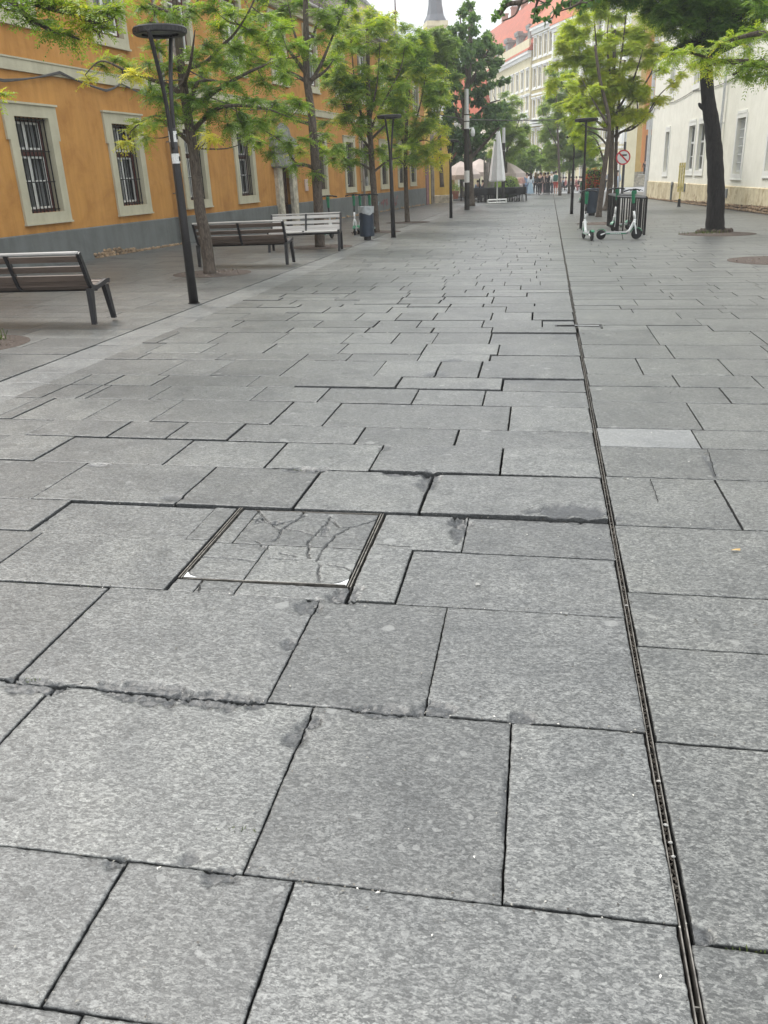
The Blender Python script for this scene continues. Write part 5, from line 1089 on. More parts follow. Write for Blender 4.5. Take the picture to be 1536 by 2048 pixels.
# low weeds at the black trunk's foot
def foot_weeds(px, py, n, label, sp=.25, h=.08):
    p = G(px, py); vs = []; tn = []
    for _ in range(n):
        o = p+np.array([random.gauss(0, sp), random.gauss(0, sp*.5), .01]); a = random.random()*2*PI; hh = h*random.uniform(.3, 1.2); d = np.array([math.cos(a), math.sin(a), 0])*hh*.5; w = np.array([-math.sin(a), math.cos(a), 0])*.007
        vs += [o-w, o+w, o+d+w*.3+np.array([0, 0, hh]), o+d*.9-w*.5+np.array([0, 0, hh])]; tn += [random.random()*.7]*4
    tag(npmesh('foot_weeds', np.array(vs), np.arange(len(vs)).reshape(-1, 4), 'weed', attrs={'tint': tn}), label, 'weeds', kind='stuff')
foot_weeds(1405, 468, 120, 'low green weeds at the foot of the black-barked tree'); foot_weeds(3, 682, 22, 'thin weed stalks on the soil bed at the left edge', .08, .1)
b = MB(); pr = G(1430, 465)
for k in range(22):
    a = random.random()*2*PI; r = random.uniform(.28, .5); b.lathe([(0, -.03), (.07, -.01), (.06, .05), (.02, .085), (0, .09)], 6, (r*math.cos(a), r*.8*math.sin(a), random.uniform(-.02, .02)))
tag(b.build('root_clods', 'soil', loc=tuple(pr)), 'brown clods of earth heaped around the black trunk', 'earth')
# ------------------------------------------------------------------ street furniture
def lamp(base, h, label, rot=0., fork=.64, R=.33, r0=.068, lean=0.):
    o = thing('street_lamp', label, 'street lamp', base, rot, 'dark forked disc lamps')
    o.scale = (1, 1, 1); zf = h*fork
    b = MB(); b.tube([(0, 0, -.02), (0, 0, zf*.5), (0, 0, zf*.85), (0, 0, zf)], [r0, r0*.86, r0*.74, r0*.72], 4 if False else 12, flat=1.); b.build('pole', 'dark_metal', o, smooth=True)
    for s in (-1, 1):
        b = MB(); pts = [(s*.028, 0, zf-.25), (s*.05, 0, zf+.0), (s*.10, 0, zf+(h-zf)*.35), (s*(R*.78), 0, h-.22), (s*(R*.97), 0, h-.06)]
        b.tube(smooth_path(pts, 4), .028, 8); b.build('fork_arm', 'dark_metal', o, smooth=True)
    b = MB(); b.lathe([(R-.10, h-.085), (R-.02, h-.09), (R, h-.075), (R, h-.02), (R-.01, h-.005), (R-.06, h), (0, h+.01)], 36); d = b.build('lamp_ring', 'dark_metal', o)
    b = MB(); b.lathe([(0, h-.05), (R-.10, h-.055)], 32); b.build('diffuser', simple('lamp_glass', (.22, .23, .22), .25) if 'lampglass' not in M else M['lampglass'], d)
    b = MB()
    for k in range(36): a = 2*PI*k/36; c_, s_ = math.cos(a), math.sin(a); b.tube([(c_*(R+.0), s_*(R+.0), h-.07), (c_*(R+.0), s_*(R), h-.025)], .006, 4)
    b.build('cooling_ribs', 'black_metal', d)
    b = MB(); b.lathe([(0, .0), (r0*1.25, .0), (r0*1.25, .012), (0, .012)], 14); b.build('base_plate', 'dark_metal', o)
    return o
M['lampglass'] = simple('lamp_glass', (.22, .23, .22), .25)
l1 = lamp(G(388, 607), 3.40, 'nearest dark forked lamp with paper stickers, in front of the orange wall', math.radians(88), .66, .33, .066)
for (z, hh, nm) in ((2.08, .13, 0), (1.82, .12, 1)):
    b = MB(); b.lathe([(.0525, z), (.0525, z+hh)], 12); st = b.build('sticker', 'sticker', l1)
    b = MB()
    for k in range(5): a = -1.2-.62+1.05+.28*k-.9; x, y = .0535*math.cos(a), .0535*math.sin(a); b.box(x-.006, x+.006, y-.006, y+.006, z+.03, z+hh-.035)
    b.build('sticker_mark', 'black_metal', st)
lamp(G(787, 475), 3.18, 'second dark forked lamp on the left, beside the navy bin', math.radians(78))
lamp(G(902, 436), 2.95, 'third dark forked lamp on the left, in front of the yellow pier', math.radians(72))
lamp(G(1163, 457), 3.05, 'dark forked lamp on the right behind the leaning scooter', math.radians(86), .6)
lamp(G(1143, 428), 3.0, 'smaller dark forked lamp on the right, left of the navy bin', math.radians(86))
def tall_pole(base, h, label, r=.11, stickers=()):
    o = thing('light_column', label, 'pole', base, 0, 'tall plain columns')
    b = MB(); b.tube([(0, 0, 0), (0, 0, h*.8)], [r, r*.9], 4); b.build('shaft', 'dark_metal', o)
    b = MB(); b.tube([(0, 0, h*.8), (0, 0, h)], [r*.8, r*.75], 4); b.build('lantern', 'zinc', o)
    for z, hh in stickers: b = MB(); b.tube([(0, 0, z), (0, 0, z+hh)], [r*.99, r*.99], 4); b.build('sticker', 'sticker', o)
    return o
tp1 = tall_pole(G(934, 420), 5.5, 'tall column with white stickers and dome camera, left of the cafe', .13, ((1.3, .55), (3.75, .3), (4.1, .25)))
b = MB(); b.tube([(.1, 0, 3.75), (.28, 0, 3.78)], .025, 6); b.lathe([(0, 3.80), (.04, 3.79), (.09, 3.68), (.11, 3.55), (.1, 3.5)], 12, (.3, 0, 0)); b.lathe([(.1, 3.5), (.08, 3.42), (0, 3.38)], 12, (.3, 0, 0)); b.build('dome_camera', 'white_paint', tp1)
tall_pole(G(1006, 405), 4.3, 'tall dark column just right of the closed white parasol', .12, ((3.0, .01),))
tall_pole(G(1244, 389), 4.6, 'slim column beside the round red sign, before the church', .1)
# span wire
a0, a1, a2 = at(600, 236, 45), at(1130, 240, 45), at(1560, 236, 45)
b = MB(); b.tube(smooth_path([at(862, 226, 45), at(930, 238, 45), at(1030, 240.5, 45), at(1130, 238, 46), at(1290, 224, 48)], 6), .022, 5); tag(b.build('span_wire', 'cable'), 'thin dark wire spanning the street above the cafe', 'wire')

def bench(base, rz, label, L_, wood, toward=1):
    o = thing('park_bench', label, 'bench', base, rz, 'slatted benches')      # origin at left rear leg foot, seat towards +y
    def prof(t):                                                          # curve from seat front up to the backrest top
        P_ = [(.50, .445), (.44, .455), (.30, .425), (.16, .405), (.07, .425), (.02, .50), (-.04, .66), (-.115, .83)]
        P_ = smooth_path([(0, a, c) for a, c in P_], 6); k = t*(len(P_)-1); i = min(int(k), len(P_)-2); f_ = k-i; q = P_[i]*(1-f_)+P_[i+1]*f_; d = P_[i+1]-P_[i]; return q[1:], nrm(d)[1:]
    def slats(ts, w, nm):
        b = MB()
        for t_ in ts:
            (y, z), (dy, dz) = prof(t_); hw_ = w/2; ny, nz = -dz, dy; th = .016
            poly = [(y-dy*hw_-ny*th, z-dz*hw_-nz*th), (y+dy*hw_-ny*th, z+dz*hw_-nz*th), (y+dy*hw_+ny*th*.2, z+dz*hw_+nz*th*.2), (y-dy*hw_+ny*th*.2, z-dz*hw_+nz*th*.2)]
            b.prism(poly, .02, L_-.02, 'x')
        return b.build(nm, wood, o)
    slats((.07, .17, .27, .37, .46), .082, 'seat'); bk = slats((.575, .665, .755, .845, .935), .074, 'backrest')
    (y, z), _ = prof(1.); b = MB(); b.bbox(-.0, L_, y-.03, y+.03, z-.01, z+.022, .008); b.build('top_rail', 'wood_grey', bk)
    for x in (0, L_/2, L_):
        b = MB(); pts = [prof(t_)[0] for t_ in np.linspace(0, 1, 14)]; dr_ = [prof(t_)[1] for t_ in np.linspace(0, 1, 14)]
        hw_ = .022; vs = []
        for (y, z), (dy, dz) in zip(pts, dr_): ny, nz = -dz, dy; vs += [(x-hw_, y-ny*.006-ny*.0, z-nz*.006), (x+hw_, y-ny*.006, z-nz*.006), (x+hw_, y-ny*.05, z-nz*.05), (x-hw_, y-ny*.05, z-nz*.05)] if toward else []
        fs = []
        for k in range(13): fs += [(4*k+j, 4*k+(j+1) % 4, 4*k+4+(j+1) % 4, 4*k+4+j) for j in range(4)]
        # keep the strap on the outer side of the slats
        vs2 = []
        for (y, z), (dy, dz) in zip(pts, dr_):
            ny, nz = -dz, dy
            for sx, q in ((-hw_, .018), (hw_, .018), (hw_, -.034 if x in (0, L_) else -.03), (-hw_, -.034 if x in (0, L_) else -.03)):
                vs2.append((x+sx, y+ny*(q-.016) if False else y-ny*(-q+.0), z+nz*q))
        b.add(vs2, fs+[(0, 3, 2, 1), (52, 53, 54, 55)]); b.build('end_frame' if x in (0, L_) else 'centre_strap', 'bench_metal', o)
    for x in (0, L_):
        for (y0, y1) in ((0., .03), (.50, .40)):
            b = MB(); w = .028; vs = [(x-w, y0-w*.75, 0), (x+w, y0-w*.75, 0), (x+w, y0+w*.75, 0), (x-w, y0+w*.75, 0), (x-w, y1-w*1.7, .42), (x+w, y1-w*1.7, .42), (x+w, y1+w*1.7, .42), (x-w, y1+w*1.7, .42)]
            b.add(vs, [(0, 3, 2, 1), (4, 5, 6, 7), (0, 1, 5, 4), (1, 2, 6, 5), (2, 3, 7, 6), (3, 0, 4, 7)]); b.build('leg', 'bench_metal', o)
    b = MB(); b.tube([(0, .2, .385), (L_, .2, .385)], .018, 6); b.build('cross_bar', 'bench_metal', o); return o
rt_ = G(190, 653); d1 = .04; bench(rt_-np.array([1.86, 0, 0])*1.0+np.array([0, 0, gz(rt_[0]-1.86, rt_[1])-rt_[2]+.0]), 0, 'nearest brown bench, cut by the left edge', 1.86, 'wood_brown')
rt_ = G(575, 532); lf = G(400, 534); bench(lf, math.atan2(rt_[1]-lf[1], rt_[0]-lf[0]), 'brown bench seen from behind, partly hidden by the first tree', float(np.linalg.norm((rt_-lf)[:2])), 'wood_brown')
fr_ = G(675, 502); fl_ = G(535.5, 505); bench(fr_+np.array([.0, .5, 0]), math.atan2(fl_[1]-fr_[1], fl_[0]-fr_[0]), 'pale grey bench facing the street in front of the second tree', float(np.linalg.norm((fr_-fl_)[:2])), 'wood_grey')

def bin_(base, label, r=.20, h=.86, bag=True):
    o = thing('litter_bin', label, 'litter bin', base, 0, 'navy cylindrical litter bins')
    b = MB(); b.lathe([(r*.93, .10), (r, .11), (r, h), (r-.012, h+.01), (r-.02, h), (r-.02, h-.25), (0, h-.25)], 28); b.build('body', 'navy', o, smooth=False)
    b = MB(); b.lathe([(0, 0), (r*.5, 0), (r*.5, .1), (0, .1)], 16); b.build('foot', 'black_metal', o)
    if bag:
        b = MB(); vs = []; n = 28
        for k in range(n): a = 2*PI*k/n; rr = r+.012+random.uniform(0, .006); vs += [((r-.03)*math.cos(a), (r-.03)*math.sin(a), h-.04), (rr*math.cos(a), rr*math.sin(a), h+.02+random.uniform(-.005, .01)), (rr*math.cos(a), rr*math.sin(a), h-.10-.08*abs(math.sin(a*1.5))-random.uniform(0, .03))]
        fs = [];
        for k in range(n): j = (k+1) % n; fs += [(3*k, 3*j, 3*j+1, 3*k+1), (3*k+1, 3*j+1, 3*j+2, 3*k+2)]
        b.add(vs, fs); b.build('bin_bag', 'bag', o)
    return o
bin_(G(735, 480), 'navy litter bin with clear bag on the left, in front of the scooters')
bin_(G(1183, 431)+np.array([0, 0, 0]), 'navy litter bin on the right beside the red flower planter', .26, 1.0, False)

def scooter(front_, rear, label, steer=0., grp='green and white rental scooters', lean=0.):
    d = front_-rear; L0 = float(np.linalg.norm(d[:2])); o = thing('kick_scooter', label, 'scooter', rear, math.atan2(d[1], d[0]), grp); o.rotation_euler.x = lean
    W_ = .86
    b = MB(); b.bbox(.10, .66, -.075, .075, .125, .185, .02); b.build('deck', 'grey_plastic', o)
    b = MB(); b.bbox(.14, .62, -.082, .082, .13, .155, .008); b.build('deck_side', 'green_paint', o)
    b = MB(); 
    for k in range(6): b.box(.24+.045*k, .27+.045*k, -.0845, -.0825, .136, .150)
    for k in range(6): b.box(.24+.045*k, .27+.045*k, .0825, .0845, .136, .150)
    b.build('deck_lettering', 'white_paint', o)
    b = MB(); b.tube([(.62, 0, .155), (.70, 0, .22), (.80, 0, .44), (.80, 0, .47)], [.035, .036, .034, .032], 10); b.tube([(.80, 0, .46), (.765, 0, .66)], [.030, .028], 10); b.build('neck', 'white_paint', o, smooth=True)
    sp = bpy.data.objects.new('steering', None); sp.empty_display_size = .1
    b = MB(); b.tube([(.765, 0, .60), (.74, 0, .86)], [.023, .022], 10); st = b.build('stem', 'black_metal', o, smooth=True)
    b = MB(); b.tube([(.742, 0, .84), (.725, 0, 1.08)], [.036, .046], 10); b.bbox(.68, .80, -.04, .04, 1.04, 1.13, .015); b.build('stem_cover', 'green_paint', o, smooth=False)
    b = MB(); cs, ss = math.cos(steer), math.sin(steer)
    def hp(x, y, z): return (.74+x*cs-y*ss, x*ss+y*cs, z)
    b.tube([hp(-.09, -.25, 1.12), hp(-.03, -.14, 1.15), hp(0, 0, 1.15), hp(-.03, .14, 1.15), hp(-.09, .25, 1.12)], [.02, .017, .018, .017, .02], 8)
    b.tube([hp(.06, -.12, 1.15), hp(.08, -.2, 1.12)], .008, 5); b.tube([hp(.06, .12, 1.15), hp(.08, .2, 1.12)], .008, 5); b.bbox(.70, .80, -.035, .035, 1.13, 1.175, .01); hb = b.build('handlebar', 'black_metal', o)
    for x, r in ((0., .115), (W_, .125)):
        b = MB(); m_ = 20; pr_ = [(r-.035, -.022), (r-.01, -.024), (r, -.012), (r, .012), (r-.01, .024), (r-.035, .022)]; b.lathe(pr_, 22, (x, 0, r), 'y'); w_ = b.build('tyre', 'rubber', o, smooth=True)
        b = MB(); b.lathe([(0, -.02), (.05, -.022), (r-.035, -.016), (r-.035, .016), (.05, .022), (0, .02)], 16, (x, 0, r), 'y'); b.build('rim', 'black_metal', w_)
    b = MB()
    for s in (-1, 1): b.tube([(.79, s*.04, .40), (.83, s*.04, .28), (W_, s*.038, .125)], [.018, .016, .014], 6)
    b.bbox(.765, .83, -.05, .05, .37, .42, .012); b.build('fork', 'white_paint', o)
    def arc(cx_, cz_, r, a0_, a1_, w, m_, nm):
        b = MB(); rows = []
        for a in np.linspace(a0_, a1_, 9): rows += [(cx_+r*math.cos(a), -w, cz_+r*math.sin(a)), (cx_+r*math.cos(a), w, cz_+r*math.sin(a)), (cx_+(r+.012)*math.cos(a), w, cz_+(r+.012)*math.sin(a)), (cx_+(r+.012)*math.cos(a), -w, cz_+(r+.012)*math.sin(a))]
        fs = []
        for k in range(8): fs += [(4*k+j, 4*k+(j+1) % 4, 4*k+4+(j+1) % 4, 4*k+4+j) for j in range(4)]
        b.add(rows, fs); b.build(nm, m_, o)
    arc(W_, .125, .14, .5, 2.9, .045, 'green_paint', 'front_fender'); arc(0, .115, .13, .3, 2.4, .04, 'green_paint', 'rear_fender')
    b = MB(); b.tube([(.52, -.05, .13), (.56, -.13, .01)], .009, 6); b.build('kickstand', 'black_metal', o)
    b = MB(); b.tube([(.10, .045, .15), (0, .045, .115)], .018, 6); b.tube([(.10, -.045, .15), (0, -.045, .115)], .018, 6); b.build('rear_stay', 'white_paint', o); return o
def scp(fx, fy, rx, ry):                                                # front and rear wheel contacts, made exactly .86 m apart
    f_, r_ = G(fx, fy), G(rx, ry); d = nrm((f_-r_)*np.array([1, 1, 0])); r2 = f_-d*.86; r2[2] = gz(r2[0], r2[1]); return f_, r2
f_, r_ = scp(1167, 477, 1199, 486); scooter(f_, r_, 'white and green scooter seen end on, left of the others near the right lamp', .35)
f_, r_ = scp(1272, 479, 1206, 479); scooter(f_, r_, 'white and green scooter side on in front of the black rack', -.7)
f_, r_ = scp(1226, 462, 1282, 455); scooter(f_, r_, 'scooter standing behind the bars of the black rack', .9)
f_, r_ = scp(1160, 406, 1166, 400); scooter(f_, r_, 'distant scooter left of the right navy bin', .4)
f_, r_ = scp(710, 470, 727, 462); scooter(f_, r_, 'leftmost of the three scooters behind the left navy bin', .1)
f_, r_ = scp(722, 469, 740, 461); scooter(f_, r_, 'middle of the three scooters behind the left navy bin', .0)
f_, r_ = scp(741, 468, 758, 460); scooter(f_, r_, 'rightmost of the three scooters behind the left navy bin', -.1)
f_, r_ = scp(664, 477, 643, 481); scooter(f_, r_, 'lone scooter behind the pale bench and second tree', .6)

# black bar rack
ca, cb_, cc = G(1215, 452), G(1235, 464), G(1288, 470); cd_ = ca+cc-cb_
rk = thing('bar_rack', 'waist high black rack of upright bars beside the right hand scooters', 'rack', cb_)
def rel(p): return np.array(p)-cb_
b = MB(); H_ = .93; cs4 = [rel(q) for q in (cb_, cc, cd_, ca)]
for k in range(4):
    p, q = cs4[k], cs4[(k+1) % 4]; b.tube([p+[0, 0, H_], q+[0, 0, H_]], .034, 4)
b.build('top_frame', 'black_metal', rk)
for k in range(4): b = MB(); b.tube([cs4[k]+[0, 0, -.01], cs4[k]+[0, 0, H_]], .03, 4); b.build('post', 'black_metal', rk)
for k, n in ((0, 5), (1, 7), (2, 5), (3, 7)):
    p, q = cs4[k], cs4[(k+1) % 4]
    for j in range(1, n): c = p+(q-p)*j/n; b = MB(); b.tube([c+[0, 0, -.01], c+[0, 0, H_]], .022, 6); b.build('bar', 'black_metal', rk)
tag(rk)

# round sign
sg = thing('round_sign', 'round white sign with red ring, black bar and red slash behind the right trunks', 'sign', G(1234, 430) if False else at(1234, 430, 36.5)*np.array([1, 1, 0])+np.array([0, 0, gz(3.2, 36.5)]))
zc_ = at(1240, 315, 36.5)[2]-gz(3.2, 36.5); b = MB(); b.tube([(0, 0, 0), (0, 0, zc_+.3)], .03, 8); b.build('post', 'zinc', sg)
b = MB(); b.lathe([(0, -.03), (.26, -.03), (.26, -.05), (0, -.05)], 32, (.1, 0, zc_), 'y'); pn = b.build('panel', 'white_paint', sg)
b = MB(); b.lathe([(.225, -.052), (.275, -.052), (.275, -.03)], 32, (.1, 0, zc_), 'y'); rot = Matrix.Translation((.1, 0, zc_)) @ Matrix.Rotation(math.radians(45), 4, 'Y'); b.box(-.23, .23, -.056, -.051, -.028, .028, rot); b.build('red_ring', 'red_sign', pn)
b = MB(); b.box(-.02, .23, -.055, -.0505, zc_+.05, zc_+.11); b.build('black_bar', 'black_metal', pn)

# ------------------------------------------------------------------ cafe corner
pp = G(994, 407); ps = thing('closed_parasol', 'closed white parasol on a white base beside the dark column', 'parasol', pp)
b = MB(); vs = []; n = 24; prof = [(1.25, .42), (1.32, .47), (2.4, .34), (3.6, .19), (4.05, .12), (4.08, .0)]
for z, r in prof:
    for k in range(n): a = 2*PI*k/n; rr = r*(1+.08*math.cos(k*PI/1.5)); vs.append((rr*math.cos(a), rr*math.sin(a), z))
b.add(vs, [(i*n+k, i*n+(k+1) % n, (i+1)*n+(k+1) % n, (i+1)*n+k) for i in range(len(prof)-1) for k in range(n)]); b.build('folded_canopy', 'canvas_white', ps)
b = MB(); b.tube([(0, 0, 0), (0, 0, 4.2)], .045, 8); b.build('mast', 'white_paint', ps)
b = MB(); ring_ = [(-.55, -.5), (.55, -.5), (.55, .5), (-.55, .5)]
for k in range(4): p, q = ring_[k], ring_[(k+1) % 4]; b.tube([(p[0], p[1], .05), (q[0], q[1], .05)], .04, 4); b.tube([(p[0], p[1], .22), (q[0], q[1], .22)], .03, 4); b.tube([(p[0], p[1], .0), (p[0], p[1], .24)], .03, 4)
b.build('base_frame', 'white_paint', ps)
def open_parasol(px, py, v, w, hgt, label, m_='canvas_beige'):
    p = at(px, py, v); p[2] = gz(p[0], p[1]); o = thing('open_parasol', label, 'parasol', p, .2, 'open beige cafe parasols'); b = MB(); n = 8; vs = [(0, 0, hgt+.9)]
    for r, z in ((w*.55, hgt+.5), (w, hgt), (w, hgt-.28)):
        for k in range(n): a = 2*PI*(k+.5)/n; vs.append((r*math.cos(a), r*math.sin(a), z))
    b.add(vs, [(0, 1+k, 1+(k+1) % n) for k in range(n)]+[(1+i*n+k, 1+(i+1)*n+k, 1+(i+1)*n+(k+1) % n, 1+i*n+(k+1) % n) for i in range(2) for k in range(n)]); b.build('canopy', m_, o)
    b = MB(); b.tube([(0, 0, 0), (0, 0, hgt+.9)], .05, 6); b.build('mast', 'dark_metal', o); return o
open_parasol(959, 380, 64, 1.6, 1.85, 'beige open parasol behind the dark trunk'); open_parasol(1008, 380, 66, 1.6, 1.7, 'beige open parasol behind the closed white one'); open_parasol(922, 380, 62, 1.4, 1.7, 'beige open parasol at the left end of the cafe')
# slatted wooden screen
wsn = thing('slatted_trunk_guard', 'tall grey guard of wooden laths left of the closed parasol', 'tree guard', at(978, 384, 60)*np.array([1, 1, 0])+np.array([0, 0, gz(-3, 60)]))
b = MB()
for k in range(16): a = 2*PI*k/16; b.tube([(.30*math.cos(a), .30*math.sin(a), 0), (.34*math.cos(a), .34*math.sin(a), 2.6+random.uniform(-.2, .25))], .035, 4)
b.build('laths', 'wood_grey', wsn)
M['lath'] = simple('grey_lath', (.20, .19, .17), .8, var=.3); wsn.children[0].data.materials[0] = M['lath']
# round shrubs
def shrub(px, py, v, r, label, name='round_shrub', m_='midleaf', h=None, tn=.5):
    p = at(px, py, v); p[2] = gz(p[0], p[1]); o = thing(name, label, 'shrub', p, 0, 'shrubs in the cafe planters'); n = 1500; d = rng.normal(0, 1, (n, 3)); d /= np.linalg.norm(d, axis=1, keepdims=True); R = r*(.8+.25*rng.random((n, 1)))
    O = d*R*np.array([1, 1, (h or r)/r*.9])+np.array([0, 0, (h or r)+.2]); vs, q, t_ = leaves(O, .09, np.full(n, tn)+d[:, 2]*.2); npmesh('foliage', vs, q, m_, o, {'tint': t_})
    b = MB(); b.lathe([(0, .1), (r*.7, .2), (r*.78, (h or r)), (r*.5, (h or r)*1.7), (0, (h or r)*1.9)], 12); b.build('twigs', 'dark_core', o); return o
M['dark_core'] = simple('shrub_core', (.02, .035, .012), .9)
shrub(1020, 386, 63, .62, 'large round green shrub right of the parasol post', h=.7); shrub(990, 388, 62, .6, 'low round shrub directly behind the closed parasol', tn=.35); shrub(1003, 388, 61, .45, 'small shrub between closed parasol and dark column', tn=.3)
# flower column
fp_ = at(1185, 400, 52); fp_[2] = gz(fp_[0], fp_[1]); fl = thing('flower_column', 'square green column covered in red flowers behind the navy bin', 'planter', fp_)
b = MB(); b.box(-.42, .42, -.42, .42, .0, .35); b.build('planter_box', 'dark_metal', fl); b = MB(); b.box(-.36, .36, -.36, .36, .35, 1.75); b.build('wire_body', 'dark_core', fl)
n = 2600; O = rng.uniform(-1, 1, (n, 3)); ax = rng.integers(0, 2, n); sg_ = rng.choice([-1, 1], n); O[np.arange(n), ax] = sg_; O = O*np.array([.40, .40, .75])+np.array([0, 0, 1.1])
vs, q, t_ = leaves(O[:1400], .10, np.full(1400, .45)); npmesh('foliage', vs, q, 'midleaf', fl, {'tint': t_})
O2 = O[1400:]; O2 = O2[(O2[:, 2] < 1.45) | (rng.random(len(O2)) < .25)]; vs, q, t_ = leaves(O2*np.array([1.08, 1.08, 1]), .09, np.full(len(O2), .5)); npmesh('flowers', vs, q, 'flower_red', fl, {'tint': t_})
# tables and chairs
def table(p, rz, label):
    o = thing('cafe_table', label, 'table', p, rz, 'black cafe tables'); b = MB(); b.bbox(-.4, .4, -.4, .4, .72, .755, .01); b.build('tabletop', 'black_metal', o)
    b = MB(); b.tube([(0, 0, 0), (0, 0, .72)], .035, 8); b.build('column', 'black_metal', o); b = MB(); b.lathe([(0, .03), (.2, .02), (.22, 0), (0, 0)], 12); b.build('foot', 'black_metal', o); return o
def chair(p, rz, label):
    o = thing('cafe_chair', label, 'chair', p, rz, 'black cafe chairs in a row'); b = MB(); b.bbox(-.22, .22, -.22, .22, .43, .47, .01); b.build('seat', 'black_metal', o)
    b = MB(); b.bbox(-.22, .22, .19, .225, .47, .86, .01); b.build('backrest', 'black_metal', o); b = MB(); b.box(-.24, -.21, -.2, .2, .63, .66); b.box(.21, .24, -.2, .2, .63, .66); b.build('armrests', 'black_metal', o)
    for sx in (-1, 1):
        for sy in (-1, 1): b = MB(); b.tube([(sx*.24, sy*.24, 0), (sx*.2, sy*.2, .43)], .014, 5); b.build('leg', 'black_metal', o)
    return o
t0 = c0 = None; cl, cr = G(950, 405), G(1045, 403)
ORD = ['first', 'second', 'third', 'fourth', 'fifth', 'sixth', 'seventh', 'eighth', 'ninth', 'tenth', 'eleventh', 'twelfth', 'thirteenth', 'fourteenth', 'fifteenth', 'sixteenth']
def placed(proto, p, rz, label):
    c = copy_tree(proto); c.location = tuple(p); c.rotation_euler.z = rz; c['label'] = label; return c
c0 = chair(cl, PI, 'black cafe chair at the far left end of the front row')
for k in range(1, 15):
    p = cl+(cr-cl)*k/14+np.array([0, random.uniform(-.15, .15), 0]); p[2] = gz(p[0], p[1])
    placed(c0, p, PI+random.uniform(-.2, .2), ORD[k]+' black cafe chair from the left in the front row')
for k in range(12):
    p = cl+(cr-cl)*k/11+np.array([0, 1.6+random.uniform(-.2, .2), 0]); p[2] = gz(p[0], p[1]); placed(c0, p, random.uniform(-.3, .3), ORD[k]+' black cafe chair from the left in the row behind the tables')
t0 = table(cl+np.array([.3, .8, 0]), 0, 'leftmost black cafe table near the dark trunk')
for k in range(1, 6):
    p = cl+(cr-cl)*(k+.3)/6+np.array([0, .8, 0]); p[2] = gz(p[0], p[1]); placed(t0, p, 0, ORD[k]+' black cafe table from the left between the chair rows')
# flower pots, bollard blocks
def pot(px, py, label, r=.28):
    p = G(px, py); o = thing('flower_pot', label, 'flower pot', p); b = MB(); b.lathe([(0, 0), (r*.7, 0), (r, .5), (r*1.08, .5), (r*1.08, .58), (r*.9, .58), (0, .54)], 16); b.build('pot', 'terracotta', o)
    n = 260; O = rng.normal(0, 1, (n, 3))*np.array([.22, .22, .16])+np.array([0, 0, .8]); vs, q, t_ = leaves(O, .1, np.full(n, .4)); npmesh('plant', vs, q, 'midleaf', o, {'tint': t_})
pot(911, 398, 'terracotta pot with a plant beside the yellow pier')
for (x, y, l) in ((1254, 370, 'pale stone block left of the church steps'), (1283, 372, 'pale stone block before the church steps, near the white corner')):
    p = G(x, y); b = MB(); b.bbox(-.6, .6, -.6, .6, -.1, 1.15, .06); b.bbox(-.5, .5, -.5, .5, 1.15, 1.3, .04); o = b.build('stone_block', 'white_far', loc=tuple(p)); tag(o, l, 'stone block')

# ------------------------------------------------------------------ people
SK = {k: simple('skin_%d' % k, c, .6) for k, c in enumerate([(.52, .33, .25), (.42, .26, .19), (.60, .42, .34)])}
CLO = {}
def cloth(c):
    if c not in CLO: CLO[c] = simple('cloth_%d' % len(CLO), c, .85, var=.12, scale=12)
    return CLO[c]
def skinmesh(name, verts, edges, radii, m_, parent, root=0, sub=1):
    me = bpy.data.meshes.new(name); me.from_pydata([tuple(v) for v in verts], edges, []); o = bpy.data.objects.new(name, me); C.objects.link(o); o.parent = parent
    md = o.modifiers.new('s', 'SKIN'); me.skin_vertices.new() if not me.skin_vertices else None
    for k, r in enumerate(radii):
        sv = me.skin_vertices[0].data[k]; sv.radius = (r, r) if isinstance(r, (int, float)) else r; sv.use_root = (k == root)
    md.use_smooth_shade = True; s_ = o.modifiers.new('sub', 'SUBSURF'); s_.levels = s_.render_levels = sub; me.materials.append(m_); return o
